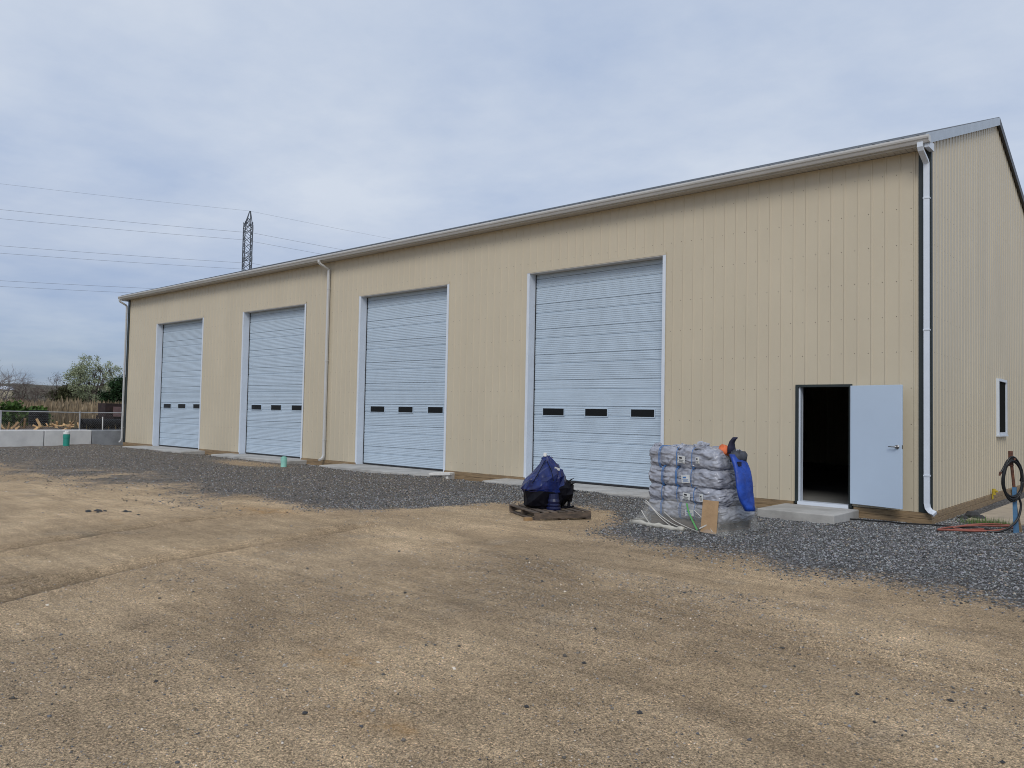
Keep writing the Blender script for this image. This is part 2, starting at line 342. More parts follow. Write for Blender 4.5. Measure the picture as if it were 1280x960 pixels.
def ground_mat():
    m = bpy.data.materials.new('dirt_and_gravel'); m.use_nodes = True; t = m.node_tree; b = t.nodes['Principled BSDF']; b.inputs['Roughness'].default_value = .95; b.inputs['Specular IOR Level'].default_value = .15
    n = lambda k, **kw: (lambda q: ([setattr(q, a, c) for a, c in kw.items()], q)[1])(t.nodes.new(k))
    l = t.links.new
    tcn = n('ShaderNodeTexCoord'); P = tcn.outputs['Object']
    def noise(sc, det=6, ro=.6, dist=0, vec=P):
        q = n('ShaderNodeTexNoise'); q.inputs['Scale'].default_value = sc; q.inputs['Detail'].default_value = det; q.inputs['Roughness'].default_value = ro; q.inputs['Distortion'].default_value = dist; l(vec, q.inputs['Vector']); return q.outputs[0]
    def ramp(f, *st):
        q = n('ShaderNodeValToRGB'); l(f, q.inputs[0]); e = q.color_ramp.elements
        while len(e) < len(st): e.new(.5)
        for i, (p, c) in enumerate(st): e[i].position = p; e[i].color = (*c, 1)
        return q.outputs[0]
    def mix(f, a, c, mode='MIX'):
        q = n('ShaderNodeMix', data_type='RGBA', blend_type=mode)
        if isinstance(f, float): q.inputs[0].default_value = f
        else: l(f, q.inputs[0])
        for s, i in ((a, 6), (c, 7)):
            if isinstance(s, tuple): q.inputs[i].default_value = (*s, 1)
            else: l(s, q.inputs[i])
        return q.outputs[2]
    def rng_(f, a, c, d=0., e=1.):
        q = n('ShaderNodeMapRange'); l(f, q.inputs[0]); q.inputs[1].default_value = a; q.inputs[2].default_value = c; q.inputs[3].default_value = d; q.inputs[4].default_value = e; return q.outputs[0]
    base = ramp(noise(.55, 8, .62, .6), (.28, (.415, .300, .190)), (.5, (.50, .366, .234)), (.72, (.57, .424, .276)))
    base = mix(rng_(noise(1.7, 7, .65, .8), .53, .75, 0, .5), base, (.30, .225, .155))
    base = mix(rng_(noise(.9, 5, .6, .5, ), .60, .72, 0, .4), base, (.34, .29, .235))
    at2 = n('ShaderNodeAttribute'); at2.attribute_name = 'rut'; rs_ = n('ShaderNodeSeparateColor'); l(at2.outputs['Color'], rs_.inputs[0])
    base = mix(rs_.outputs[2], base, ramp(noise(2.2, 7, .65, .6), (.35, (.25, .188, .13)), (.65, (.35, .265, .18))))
    # rusty orange soil stains
    mp = n('ShaderNodeMapping'); mp.inputs['Location'].default_value = (31, 7, 0); l(P, mp.inputs[0])
    base = mix(rng_(noise(1.3, 5, .6, .3, mp.outputs[0]), .66, .78, 0, .6), base, (.40, .21, .07))
    # grain
    for sc, lo, hi, a_, c_ in ((.28, .36, .62, .82, 1.12), (3.2, .36, .64, .90, 1.08), (80, .37, .63, .78, 1.2)):
        base = mix(1., base, ramp(noise(sc, 4, .6), (lo, (a_, a_, a_*.985)), (hi, (c_, c_, c_*.99))), 'MULTIPLY')
    for sc, a_, c_ in ((95, .60, 1.36), (190, .52, 1.46)):
        vg = n('ShaderNodeTexVoronoi'); vg.inputs['Scale'].default_value = sc; l(P, vg.inputs['Vector'])
        pg = n('ShaderNodeSeparateColor'); l(vg.outputs['Color'], pg.inputs[0])
        base = mix(1., base, ramp(pg.outputs[0], (0., (a_*.8, a_*.8, a_*.8)), (.12, (a_+.1, a_+.1, a_+.1)), (.5, (1, 1, 1)), (.93, (c_-.12, c_-.12, c_-.12)), (1, (c_+.15, c_+.15, c_+.13))), 'MULTIPLY')
    ms_ = n('ShaderNodeMapping'); ms_.inputs['Rotation'].default_value = (0, 0, R(33)); ms_.inputs['Scale'].default_value = (.45, 5.5, 1); l(P, ms_.inputs[0])
    base = mix(1., base, ramp(noise(1.0, 6, .6, .8, ms_.outputs[0]), (.36, (.87, .865, .86)), (.64, (1.09, 1.09, 1.09))), 'MULTIPLY')
    # dark crumbs
    base = mix(rng_(noise(36, 5, .8), .635, .68, 0, .85), base, (.085, .072, .058))
    vor = n('ShaderNodeTexVoronoi'); vor.inputs['Scale'].default_value = 55; l(P, vor.inputs['Vector'])
    sp = rng_(vor.outputs['Distance'], .10, .22, 1, 0)
    pick = n('ShaderNodeSeparateColor'); l(vor.outputs['Color'], pick.inputs[0])
    sel = n('ShaderNodeMath', operation='MULTIPLY'); l(sp, sel.inputs[0]); l(rng_(pick.outputs[0], .62, .66), sel.inputs[1])
    base = mix(sel.outputs[0], base, ramp(pick.outputs[1], (.0, (.07, .07, .075)), (.6, (.16, .15, .14)), (.95, (.5, .47, .42))))
    # gravel
    v2 = n('ShaderNodeTexVoronoi'); v2.inputs['Scale'].default_value = 34; l(P, v2.inputs['Vector'])
    p2 = n('ShaderNodeSeparateColor'); l(v2.outputs['Color'], p2.inputs[0])
    gr = ramp(p2.outputs[0], (0, (.06, .062, .066)), (.5, (.15, .152, .158)), (.85, (.27, .27, .275)), (1, (.5, .5, .49)))
    gr = mix(rng_(v2.outputs['Distance'], .3, .6, 0, .75), gr, (.03, .028, .027))
    at = n('ShaderNodeAttribute'); at.attribute_name = 'mask'; ms = n('ShaderNodeSeparateColor'); l(at.outputs['Color'], ms.inputs[0])
    # brownish fines in the older gravel
    gr = mix(ms.outputs[1], gr, ramp(noise(48, 4, .75), (.40, (.065, .055, .047)), (.60, (.30, .25, .195))))
    nm = n('ShaderNodeMath', operation='ADD'); l(ms.outputs[0], nm.inputs[0]); l(rng_(noise(26, 4, .7), .2, .8, -.42, .42), nm.inputs[1])
    col = mix(rng_(nm.outputs[0], .42, .58), base, gr)
    rm = n('ShaderNodeMath', operation='MULTIPLY'); l(rs_.outputs[0], rm.inputs[0]); l(rng_(noise(6, 5, .7), .3, .65, .65, 1), rm.inputs[1])
    col = mix(rm.outputs[0], col, (.12, .085, .055))
    rm2 = n('ShaderNodeMath', operation='MULTIPLY'); l(rs_.outputs[1], rm2.inputs[0]); l(rng_(noise(5, 5, .7), .4, .62, 0, .8), rm2.inputs[1])
    col = mix(rm2.outputs[0], col, (.47, .255, .085))
    fld = ramp(noise(.22, 8, .65), (.3, (.12, .115, .05)), (.6, (.21, .165, .09)))
    col = mix(ms.outputs[2], col, fld)
    l(col, b.inputs['Base Color'])
    bp = n('ShaderNodeBump'); bp.inputs['Strength'].default_value = .85; bp.inputs['Distance'].default_value = .02
    hsum = n('ShaderNodeMath', operation='ADD'); l(noise(55, 6, .7), hsum.inputs[0]); l(rng_(v2.outputs['Distance'], 0, .6, .5, 0), hsum.inputs[1]); l(hsum.outputs[0], bp.inputs['Height'])
    b2 = n('ShaderNodeBump'); b2.inputs['Strength'].default_value = .6; b2.inputs['Distance'].default_value = .008; l(noise(150, 3, .7), b2.inputs['Height']); l(bp.outputs[0], b2.inputs['Normal'])
    l(b2.outputs[0], b.inputs['Normal'])
    return m
MT['ground'] = ground_mat()
gm = gravel_mask(X, Y); fines = np.interp(X, [-30, -12, -6, 0], [.8, .6, .3, .12]); field = np.maximum(np.clip((-36.3-X)/1.0, 0, 1), np.maximum(np.clip((Y-16)/5, 0, 1), np.clip((X-24)/6, 0, 1)))
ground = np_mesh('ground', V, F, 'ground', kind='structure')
a = ground.data.attributes.new('mask', 'FLOAT_COLOR', 'POINT')
a.data.foreach_set('color', np.c_[gm.ravel(), fines.ravel(), field.ravel(), np.ones(nx*ny)].astype(np.float32).ravel())
ru = np.zeros(X.shape); 
for pts, wd, dp in RUTS:
    ru = np.maximum(ru, np.exp(-(seg_dist(X, Y, pts)/(wd*.6))**2)*np.clip(dp/.04, 0, 1)*.95)
orng = np.exp(-(((X+8.4)/.75)**2+((Y+7.1)/.3)**2))+.7*np.exp(-(((X+1.0)/.28)**2+((Y+11.0)/.12)**2))+.6*np.exp(-(((X-.1)/.3)**2+((Y+11.5)/.1)**2))
fore_dark = np.clip(np.clip((-9.6-Y+.35*X*0)/3.0, 0, 1)*.42+(fbm(X*.45, Y*.45, 4, 91)-.5)*1.2, 0, .75)  # soil tone gets darker towards the front of the yard, broken by noise
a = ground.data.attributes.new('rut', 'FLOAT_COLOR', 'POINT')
a.data.foreach_set('color', np.c_[ru.ravel(), np.clip(orng, 0, 1).ravel(), fore_dark.ravel(), np.ones(nx*ny)].astype(np.float32).ravel())
ground.data.polygons.foreach_set('use_smooth', np.ones(len(F), bool))

# far wooded ridge
rx = np.linspace(0, 1, 160); hv = []; hf = []
ang = np.linspace(R(10), R(190), 240)      # counter-clockwise from +X, seen from the yard
for j, (rad, k) in enumerate([(560, 0), (640, .55), (720, .9), (840, 1), (1100, .6), (1500, 0)]):
    for i, an in enumerate(ang):
        hgt = (15+9*float(fbm(an*7, 2.2, 3, 41))+2.2*float(fbm(an*160, j*3.1, 2, 43)))*k
        hv.append((math.cos(an)*rad, math.sin(an)*rad, GZ-1+hgt+1*(k > 0)))
na = len(ang)
for j in range(5):
    for i in range(na-1): hf.append((j*na+i, j*na+i+1, (j+1)*na+i+1, (j+1)*na+i))
hb = MB(); hb.v = hv; hb.f = hf
tag(hb.build('hills', 'hill', smooth=True), kind='structure')

# crushed stone and pebbles: real stones
OCT = np.array([(1,0,0),(-1,0,0),(0,1,0),(0,-1,0),(0,0,1),(0,0,-1)], float)
OF = np.array([(0,2,4),(2,1,4),(1,3,4),(3,0,4),(2,0,5),(1,2,5),(3,1,5),(0,3,5)])
def stones(name, xs, ys, size, cols, m, sink=.2, flat=.65):
    n = len(xs); v = OCT[None]*(1+rng.uniform(-.35, .35, (n, 6, 3)))+rng.uniform(-.25, .25, (n, 6, 3))
    v[:, :, 2] *= flat; th = rng.uniform(0, 6.283, n); c, s = np.cos(th)[:, None], np.sin(th)[:, None]
    tl = rng.uniform(-.5, .5, n)[:, None]
    x0, y0, z0 = v[:, :, 0], v[:, :, 1], v[:, :, 2]
    z1 = z0*np.cos(tl)+x0*np.sin(tl); x1 = x0*np.cos(tl)-z0*np.sin(tl)
    v = np.stack([x1*c-y0*s, x1*s+y0*c, z1], 2)*size[:, None, None]
    v[:, :, 0] += xs[:, None]; v[:, :, 1] += ys[:, None]; v[:, :, 2] += (gheight(xs, ys)+size*flat*(1-2*sink))[:, None]
    f = (OF[None]+6*np.arange(n)[:, None, None]).reshape(-1, 3)
    return np_mesh(name, v.reshape(-1, 3), f, m, tint=np.repeat(cols, 6, 0), kind='stuff')
def scatter(n, x0, x1, y0, y1): return rng.uniform(x0, x1, n), rng.uniform(y0, y1, n)
def free(x, y):                       # keep stones out of the building and off the slabs
    k = ~((x > -31.1) & (x < .03) & (y > -.03))
    for ax0, ax1, ay in APRONS: k &= ~((x > ax0-.02) & (x < ax1+.02) & (y > ay-.02) & (y < .3))
    return k
APRONS = [(-28.9, -24.0, -.95), (-22.2, -17.6, -.75), (-15.7, -11.05, -.9), (-9.3, -4.55, -.85), (-2.4, -1.1, -1.28)]
xa, ya = scatter(230000, -8.5, 6.5, -7.2, 2.5); xb, yb = scatter(90000, -31.5, -8.5, -9, .2)
xs = np.r_[xa, xb]; ys = np.r_[ya, yb]; g = gravel_mask(xs, ys)
k = (rng.uniform(0, 1, len(xs)) < np.clip((g-.08)*1.15, 0, 1)**1.8*np.interp(xs, [-31, -16, -9, -5], [.42, .6, .8, 1])) & free(xs, ys) & ~((xs > .28) & (ys > .55))
xs, ys = xs[k], ys[k]; n = len(xs)
sz = (.0055+.0125*rng.uniform(0, 1, n)**1.8)*np.where(xs < -8.5, 1.2, 1)
val = np.exp(rng.normal(-1.70, .66, n)); val = np.clip(val, .03, .42)
cols = np.c_[val*rng.uniform(.9, 1.0, n), val*rng.uniform(.93, 1.0, n), val*rng.uniform(.93, 1.03, n)]
br = rng.uniform(0, 1, n) < np.interp(xs, [-30, -10, -4], [.6, .4, .1]); cols[br] *= np.array([1.15, .95, .72])
stones('gravel', xs, ys, sz, cols, 'gravel')
# pebbles on the dirt, thinning out with distance
xa, ya = scatter(95000, -5, 4.5, -13.4, -7); xb, yb = scatter(40000, -16, 6, -13.6, -4)
xs = np.r_[xa, xb]; ys = np.r_[ya, yb]
cl = fbm(xs*.8, ys*.8, 3, 77)
k = (gravel_mask(xs, ys) < .5) & (rng.uniform(0, 1, len(xs)) < np.clip((cl-.3)*2.2, .06, 1)); xs, ys = xs[k], ys[k]; n = len(xs)
sz = .0020+.006*rng.uniform(0, 1, n)**4+rng.uniform(.004, .012, n)*(rng.uniform(0, 1, n) > .988)+np.interp(ys, [-10, -5], [0, .002])
val = np.clip(np.exp(rng.normal(-1.3, .65, n)), .04, .8)
cols = np.c_[val*1.08, val*.97, val*.84]; dk = rng.uniform(0, 1, n) < .3; cols[dk] = np.c_[val, val, val*1.05][dk]*.42
stones('pebbles', xs, ys, sz, cols, 'pebble', sink=.3)
# single dark stones that stand out on the dirt
for (x, y, s) in [(.97,-10.43,.021),(-.385,-11.71,.018),(-1.47,-12.04,.016),(1.75,-9.2,.016),(2.2,-8.9,.018),(.2,-9.9,.016),(.45,-10.8,.016),(2.6,-9.7,.015),(-.2,-9.2,.016),(-2.2,-9.4,.018)]:
    b = MB(); v = [(x+p[0]*s*random.uniform(.8,1.4), y+p[1]*s*random.uniform(.8,1.3), float(gheight(x,y))+s*.3+p[2]*s*.7) for p in OCT]
    b.add(v, [tuple(f) for f in OF])
    o = b.build('stone', mat('dark_stone', (.04, .04, .042), .85) if 'dstone' not in MT else 'dstone', None, off=Vector((x, y, float(gheight(x, y)))))
    MT.setdefault('dstone', o.data.materials[0])
    tag(o, 'small dark stone lying alone on the brown dirt yard', 'stone', 'dark stones on the dirt')

# ------------------------------------------------------------------ building
H = 6.05; LEN = 31.02; DEP = 11.5; RIDGE = 5.75; SL = .344
zr = lambda y: 6.30+SL*(y if y <= RIDGE else 2*RIDGE-y)
DOORS = [(-28.255, -24.5), (-21.645, -17.93), (-15.14, -11.46), (-8.69, -5.015)]; DT = 4.88
ML, MR, MHT = -2.23, -1.235, 2.13
bld = thing('metal_building', 'long beige metal pole building with four tall white overhead doors', 'building', (-LEN/2, 0, GZ))
RB = .2286
def off_profile(u):                                  # rib height at u
    q = (u % RB); q = min(q, RB-q)
    if q <= .008: return .011
    if q <= .020: return .011*(1-(q-.008)/.012)
    return 0.
def wall(u0, u1, ztop, pos, openings, mname):
    """vertical ribbed sheets 0.914 m wide; pos(u, o, z) -> world"""
    k0 = math.floor(u0/(4*RB)+1e-6); u = u0
    while u < u1-1e-6:
        e = min((math.floor(u/(4*RB)+1e-6)+1)*4*RB, u1)
        br = {u, e}
        kk = math.floor(u/RB)-1
        while kk*RB < e+.1:
            for dd in (-.020, -.008, .008, .020):
                q = kk*RB+dd
                if u < q < e: br.add(q)
            kk += 1
        for (a, b, zl, zh) in openings:
            for q in (a, b):
                if u < q < e: br.add(q)
        br = sorted(br); mb = MB()
        for a, b in zip(br[:-1], br[1:]):
            if b-a < 1e-5: continue
            mid = (a+b)/2; iv = [(0., None)]
            for (oa, ob, zl, zh) in openings:
                if oa < mid < ob: iv = ([(0., zl)] if zl > .01 else [])+[(zh, None)]
            oa_, ob_ = off_profile(a+1e-5), off_profile(b-1e-5)
            for lo, hi in iv:
                mb.add([pos(a, oa_, lo), pos(b, ob_, lo), pos(b, ob_, hi if hi else ztop(b)), pos(a, oa_, hi if hi else ztop(a))], [(0, 1, 2, 3)])
        if mb.f: mb.build('wall_panel', mname, bld)
        u = e
ops = [(a, b, 0, DT) for a, b in DOORS]+[(ML, MR, 0, MHT)]
wall(-LEN, 0, lambda u: H, lambda u, o, z: (u, -.002-o, z), ops, 'beige')
WY0, WY1, WZ0, WZ1 = 5.60, 6.58, 1.245, 2.48
wall(0, DEP, lambda u: zr(u)-.06, lambda u, o, z: (.002+o, u, z), [(WY0+.02, WY1-.02, WZ0+.02, WZ1-.02)], 'beige')
wall(0, DEP, lambda u: zr(u)-.06, lambda u, o, z: (-LEN-.002-o, u, z), [], 'beige')
wall(-LEN, 0, lambda u: H, lambda u, o, z: (u, DEP+.002+o, z), [], 'beige')

# screw heads in rows along the girts
sv_, sf_ = [], []
def screw(p, ax):
    o = len(sv_); r = .009
    for kq in range(6):
        an = kq*math.pi/3
        q = (p[0]+r*math.cos(an), p[1], p[2]+r*math.sin(an)) if ax == 'y' else (p[0], p[1]+r*math.cos(an), p[2]+r*math.sin(an))
        sv_.append(q)
    t = (p[0], p[1]-.007, p[2]) if ax == 'y' else (p[0]+.007, p[1], p[2]); sv_.append(t)
    for kq in range(6): sf_.append((o+kq, o+(kq+1) % 6, o+6))
for zi in range(10):
    z = .22+zi*.61
    for kq in range(int(LEN/RB)):
        x = -kq*RB-.055
        if any(a-.03 < x < b+.03 and z < zt+.05 for a, b, _, zt in ops): continue
        screw((x, -.002, min(z, 5.93)+random.uniform(-.01, .01)), 'y')
    for kq in range(int(DEP/RB)):
        y = kq*RB+.055
        if WY0-.05 < y < WY1+.05 and WZ0-.1 < z < WZ1+.1: continue
        screw((.002, y, z+random.uniform(-.008, .008)), 'x')
sb = MB(); sb.v = sv_; sb.f = sf_; tag(sb.build('screw_heads', 'screw', bld), kind='stuff')

# skirt boards of treated timber
spans = [(-LEN, DOORS[0][0]), (DOORS[0][1], DOORS[1][0]), (DOORS[1][1], DOORS[2][0]), (DOORS[2][1], DOORS[3][0]), (DOORS[3][1], ML-.03), (MR+.03, 0.0)]
for a, b in spans:
    for z0, z1, yo in ((GZ-.1, -.105, .034), (-.1, -.006, .028)):
        MB().box(a+.004, b-.004, -yo, .03, z0, z1).build('skirt_board', 'lumber', bld, bevel=.004)
for z0, z1, yo in ((GZ-.1, -.105, .034), (-.1, -.006, .028)):
    for a, b in ((-.03, 4.6), (4.605, 9.2), (9.205, DEP)):
        MB().box(-.02, yo, a, b, z0, z1).build('skirt_board', 'lumber', bld, bevel=.004)
        MB().box(-LEN-yo, -LEN+.02, a, b, z0, z1).build('skirt_board', 'lumber', bld, bevel=.004)
    MB().box(-LEN, -.01, DEP-.02, DEP+yo, z0, z1).build('skirt_board', 'lumber', bld)
MB().box(-LEN+.05, -.05, .26, DEP-.05, GZ-.15, -.03).build('floor_slab', 'floor', bld)
for bx in ((-LEN+.03, -.03, DEP-.14, DEP-.021), (-.14, -.021, .03, DEP-.15), (-LEN+.021, -LEN+.14, .03, DEP-.15)):
    MB().box(*bx, -.029, .12).build('leak_strip', 'oldwood', bld)  # strips added inside the wall foot to block daylight leaking under the sheets
for a, b in spans: MB().box(a+.01 if a < -30.9 else a-.01, b+.01 if b < -.1 else b-.15, .031, .12, -.2, .12).build('leak_strip', 'oldwood', bld)  # the same added light-blocking strips along the front wall
# roof sheets
rp_us = [0.]
prof = []
for kq in range(4):
    c = kq*.2286+.1143
    prof += [(c-.045, 0), (c-.022, .026), (c+.022, .026), (c+.045, 0)]
prof = [(0, 0)]+prof+[(.9144, 0)]
def roof_sheet(sign):
    mb = MB(); y0 = -.36 if sign > 0 else DEP+.36; y1 = RIDGE
    z0 = zr(0)-SL*.36; z1 = zr(RIDGE)
    n = len(prof)
    vs = [(u, y0, z0+o) for u, o in prof]+[(u, y1, z1+o) for u, o in prof]+[(u, y0, z0-.012) for u, o in prof]+[(u, y1, z1-.012) for u, o in prof]
    fs = [(i, i+1, n+i+1, n+i) for i in range(n-1)]+[(2*n+i, 3*n+i, 3*n+i+1, 2*n+i+1) for i in range(n-1)]+[(i, 2*n+i, 2*n+i+1, i+1) for i in range(n-1)]
    mb.add([(v[0]-LEN-.05, v[1], v[2]) for v in vs], fs)
    return mb
for sgn in (1, -1):
    o = roof_sheet(sgn).build('roof_panel', 'roof', bld)
    for kq in range(1, 34):
        share(o, bld, (kq*.9144, 0, 0))
MB().prism_x([(RIDGE-.2, zr(RIDGE-.2)+.03), (RIDGE, zr(RIDGE)+.045), (RIDGE+.2, zr(RIDGE+.2)+.03), (RIDGE+.2, zr(RIDGE+.2)+.024), (RIDGE, zr(RIDGE)+.038), (RIDGE-.2, zr(RIDGE-.2)+.024)], -LEN-.05, .06).build('ridge_cap', 'roof', bld)
# rake trims
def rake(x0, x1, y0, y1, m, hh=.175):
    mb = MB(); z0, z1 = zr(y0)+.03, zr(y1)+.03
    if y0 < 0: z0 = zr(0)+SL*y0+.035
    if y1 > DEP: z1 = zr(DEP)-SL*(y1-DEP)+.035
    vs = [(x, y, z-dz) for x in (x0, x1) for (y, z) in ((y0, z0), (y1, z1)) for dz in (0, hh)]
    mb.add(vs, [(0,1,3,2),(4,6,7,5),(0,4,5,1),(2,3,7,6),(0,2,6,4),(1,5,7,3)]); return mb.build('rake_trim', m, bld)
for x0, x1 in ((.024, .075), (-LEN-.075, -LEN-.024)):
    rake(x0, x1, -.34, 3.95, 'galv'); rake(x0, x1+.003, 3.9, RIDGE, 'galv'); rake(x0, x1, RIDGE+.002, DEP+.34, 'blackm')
# eaves: fascia, soffit, gutter (front) and plain fascia (rear)
for y0, y1, yi in ((-.30, -.28, 0), (DEP+.28, DEP+.30, DEP)):
    MB().box(-LEN-.05, .07, y0, y1, 6.035, 6.165).build('fascia', 'gutter', bld)
mb = MB(); us = np.arange(-LEN, 0.001, .1); pv = []
for i, u in enumerate(us): pv += [(u-.008, 6.056), (u, 6.066), (u+.008, 6.056)]
for (ua, za_), (ub, zb_) in zip(pv[:-1], pv[1:]): mb.add([(ua, -.28, za_), (ub, -.28, zb_), (ub, 0.03, zb_), (ua, 0.03, za_)], [(0, 3, 2, 1)])
mb.build('soffit', 'soffit', bld)
MB().box(-LEN, 0, DEP-.03, DEP+.28, 6.05, 6.06).build('soffit', 'soffit', bld)
MB().box(.002, .07, -.335, -.004, 5.99, 6.12).build('eave_return', 'white_trim', bld)
MB().box(-LEN-.07, -LEN-.002, -.335, -.004, 5.99, 6.12).build('eave_return', 'white_trim', bld)
gp = [(-.303,6.17),(-.303,6.058),(-.372,6.055),(-.385,6.075),(-.398,6.10),(-.418,6.115),(-.428,6.14),(-.428,6.168),(-.417,6.172),(-.414,6.15),(-.40,6.125),(-.38,6.1),(-.36,6.075),(-.315,6.075),(-.312,6.168)]
MB().prism_x(gp, -LEN-.14, .085).build('gutter', 'gutter', bld)
for xe in (-LEN-.142, .083): MB().box(xe, xe+.006, -.42, -.305, 6.062, 6.168).build('gutter_end_cap', 'gutter', bld)

# corner trims
for X0, s in ((0, 1), (-LEN, -1)):
    mb = MB(); 
    mb.box(min(X0-s*.16, X0+s*.03), max(X0-s*.16, X0+s*.03), -.032, -.022, 0.0, 6.03)
    mb.box(min(X0+s*.022, X0+s*.034), max(X0+s*.022, X0+s*.034), -.0215, .05, 0.0, 6.03)
    mb.build('corner_trim', 'dark_trim', bld)
def downspout(x, path, m='white_trim'):
    """rectangular pipe swept along path (mostly down)"""
    mb = MB(); hw, hd = .043, .030; rs = []
    P = [Vector(p) for p in path]
    for i, p in enumerate(P):
        t = (P[min(i+1, len(P)-1)]-P[max(i-1, 0)]).normalized()
        ax = Vector((1, 0, 0)); ax = (ax-t*ax.dot(t))
        if ax.length < .35: ax = Vector((0, 0, 1))-t*t.z
        ax.normalize(); ay = t.cross(ax)
        rs.append([p+ax*hw*a+ay*hd*b for a, b in ((-1,-.6),(-.75,-1),(-.25,-1),(-.2,-.8),(.2,-.8),(.25,-1),(.75,-1),(1,-.6),(1,.9),(-1,.9))])
    mb.rings(rs); o = mb.build('downspout', m, bld)
    return o
def dsp(x, kick, xg=None, m='white_trim'):
    xg = x if xg is None else xg
    yw = -.072
    p = [(xg, -.375, 6.07), (xg, -.375, 6.0), (xg+(x-xg)*.15, -.35, 5.955), (xg+(x-xg)*.85, -.11, 5.83), (x, -.078, 5.79), (x, yw, 5.72), (x, yw, 4), (x, yw, 2), (x, yw, .16), (x+kick[0]*.12, yw+kick[1]*.12, .085), (x+kick[0]*.45, yw+kick[1]*.45, .03), (x+kick[0], yw+kick[1], 0.0)]
    o = downspout(x, p, m)
    for z in (5.2, 3.0, .6):
        MB().box(x-.05, x+.05, yw-.034, yw+.04, z, z+.025).build('downspout_strap', m, o)
dsp(-.028, (.13, -.05), -.05)
dsp(-16.66, (.0, -.16), -16.75, 'gutter')
dsp(-31.085, (-.1, -.06), -31.1, 'gutter')

# overhead doors
SEC0 = -.12; SP = .608
def door_section(z0, z1, x0, x1, y):
    prof = [(0.03, z0+.001), (.0, z0+.004)]
    z = z0+.006
    k = 0
    while z < z1-.05:
        g = z0+.39 if z1-z0 > .55 else z0+.29
        if abs(z-g) < .026:
            prof += [(0, g-.014), (.013, g-.004), (.013, g+.004), (0, g+.014)]; z = g+.03; continue
        prof += [(0, z), (-.0048, z+.010), (-.0048, z+.016), (0, z+.026)]; z += .045
    prof += [(0, z1-.006), (.012, z1-.002), (.03, z1-.001)]
    mb = MB()
    for (ya, za_), (yb_, zb_) in zip(prof[:-1], prof[1:]):
        mb.add([(x0, y+ya, za_), (x1, y+ya, za_), (x1, y+yb_, zb_), (x0, y+yb_, zb_)], [(0, 1, 2, 3)])
    return mb
for (a, b) in DOORS:
    yd = .222
    # jambs and header are the door's frame; everything of the door hangs below it
    fr = MB()
    U = [(a-.003, -.05), (a+.028, -.05), (a+.028, DT+.004), (b-.028, DT+.004), (b-.028, -.05), (b+.003, -.05), (b+.003, DT+.024), (a-.003, DT+.024)]
    fr.add([(x, -.028, z) for x, z in U]+[(x, yd+.06, z) for x, z in U], [(i, 8+i, 8+(i+1) % 8, (i+1) % 8) for i in range(8)]+[(0,1,2,7),(7,2,3,6),(6,3,4,5),(8,15,10,9),(15,14,11,10),(14,13,12,11)])
    door = fr.build('overhead_door', 'white_trim', bld)
    for x0, x1 in ((a-.045, a-.0035), (b+.0035, b+.045)): MB().box(x0, x1, -.030, -.015, .0, DT+.003).build('jamb_trim', 'white_trim', door)
    MB().box(a+.0285, b-.0285, -.026, yd+.06, DT-.03, DT+.0035).build('header_trim', 'soffit', door)
    MB().box(a-.045, b+.045, -.034, -.0285, DT-.012, DT+.06).build('header_flashing', 'beige', door)
    MB().box(a+.028, b-.028, yd+.045, yd+.06, -.04, DT).build('door_backing', 'blackm', door)
    for x0, x1 in ((a+.0285, a+.042), (b-.042, b-.0285)): MB().box(x0, x1, yd-.022, yd+.04, -.02, DT-.031).build('weather_seal', 'blackm', door)
    MB().box(a+.05, b-.05, yd-.004, yd+.03, -.045, -.008).build('bottom_seal', 'blackm', door)
    zs = [-.008]+[SEC0+SP*q for q in range(1, 9)]+[DT-.031]
    for z0, z1 in zip(zs[:-1], zs[1:]):
        if z1-z0 < .05: continue
        door_section(z0, z1, a+.043, b-.043, yd+random.uniform(-.0015, .0015)).build('door_section', 'door', door)
    for (q0, q1) in ((.32, .94), (1.55, 2.15), (2.77, 3.35)):
        x0, x1, z0, z1 = a+q0, a+q1, 1.485, 1.645
        f2 = MB(); t = .018
        for bx in ((x0-t, x1+t, z1, z1+t), (x0-t, x1+t, z0-t, z0), (x0-t, x0, z0, z1), (x1, x1+t, z0, z1)):
            f2.box(bx[0], bx[1], yd-.018, yd+.01, bx[2], bx[3])
        wd = f2.build('door_window', 'door', door)
        MB().box(x0, x1, yd-.009, yd-.005, z0, z1).build('window_pane', 'pane', door)

# walk door
U = [(ML-.003, -.03), (ML+.05, -.03), (ML+.05, MHT-.045), (MR-.05, MHT-.045), (MR-.05, -.03), (MR+.003, -.03), (MR+.003, MHT), (ML-.003, MHT)]
fr = MB().add([(x, -.028, z) for x, z in U]+[(x, .16, z) for x, z in U], [(i, 8+i, 8+(i+1) % 8, (i+1) % 8) for i in range(8)]+[(0,1,2,7),(7,2,3,6),(6,3,4,5),(8,15,10,9),(15,14,11,10),(14,13,12,11)])
wdoor = fr.build('walk_door', 'dark_trim', bld)
MB().box(ML+.0505, ML+.075, .0, .15, .013, MHT-.046).build('door_stop', 'white_trim', wdoor)
MB().box(ML+.0755, ML+.083, .03, .06, .013, MHT-.046).build('weather_seal', 'galv', wdoor)
MB().box(ML+.0505, ML+.054, -.015, -.002, 1.0, 1.12).build('strike_plate', 'steel', wdoor)
MB().box(ML+.051, MR-.051, -.05, .16, -.06, .012).build('threshold', 'white_trim', wdoor)
th = R(15); ex = Vector((math.cos(th), -math.sin(th), 0)); ey = Vector((math.sin(th), math.cos(th), 0)); ez = Vector((0, 0, 1))
hp = Vector((MR-.005, -.05, 0)); LWd = .925
lf = MB().obox(hp+ex*LWd/2+ez*1.075, ex, ey, ez, LWd/2, .022, 1.025).build('door_leaf', 'leaf', wdoor, bevel=.004)
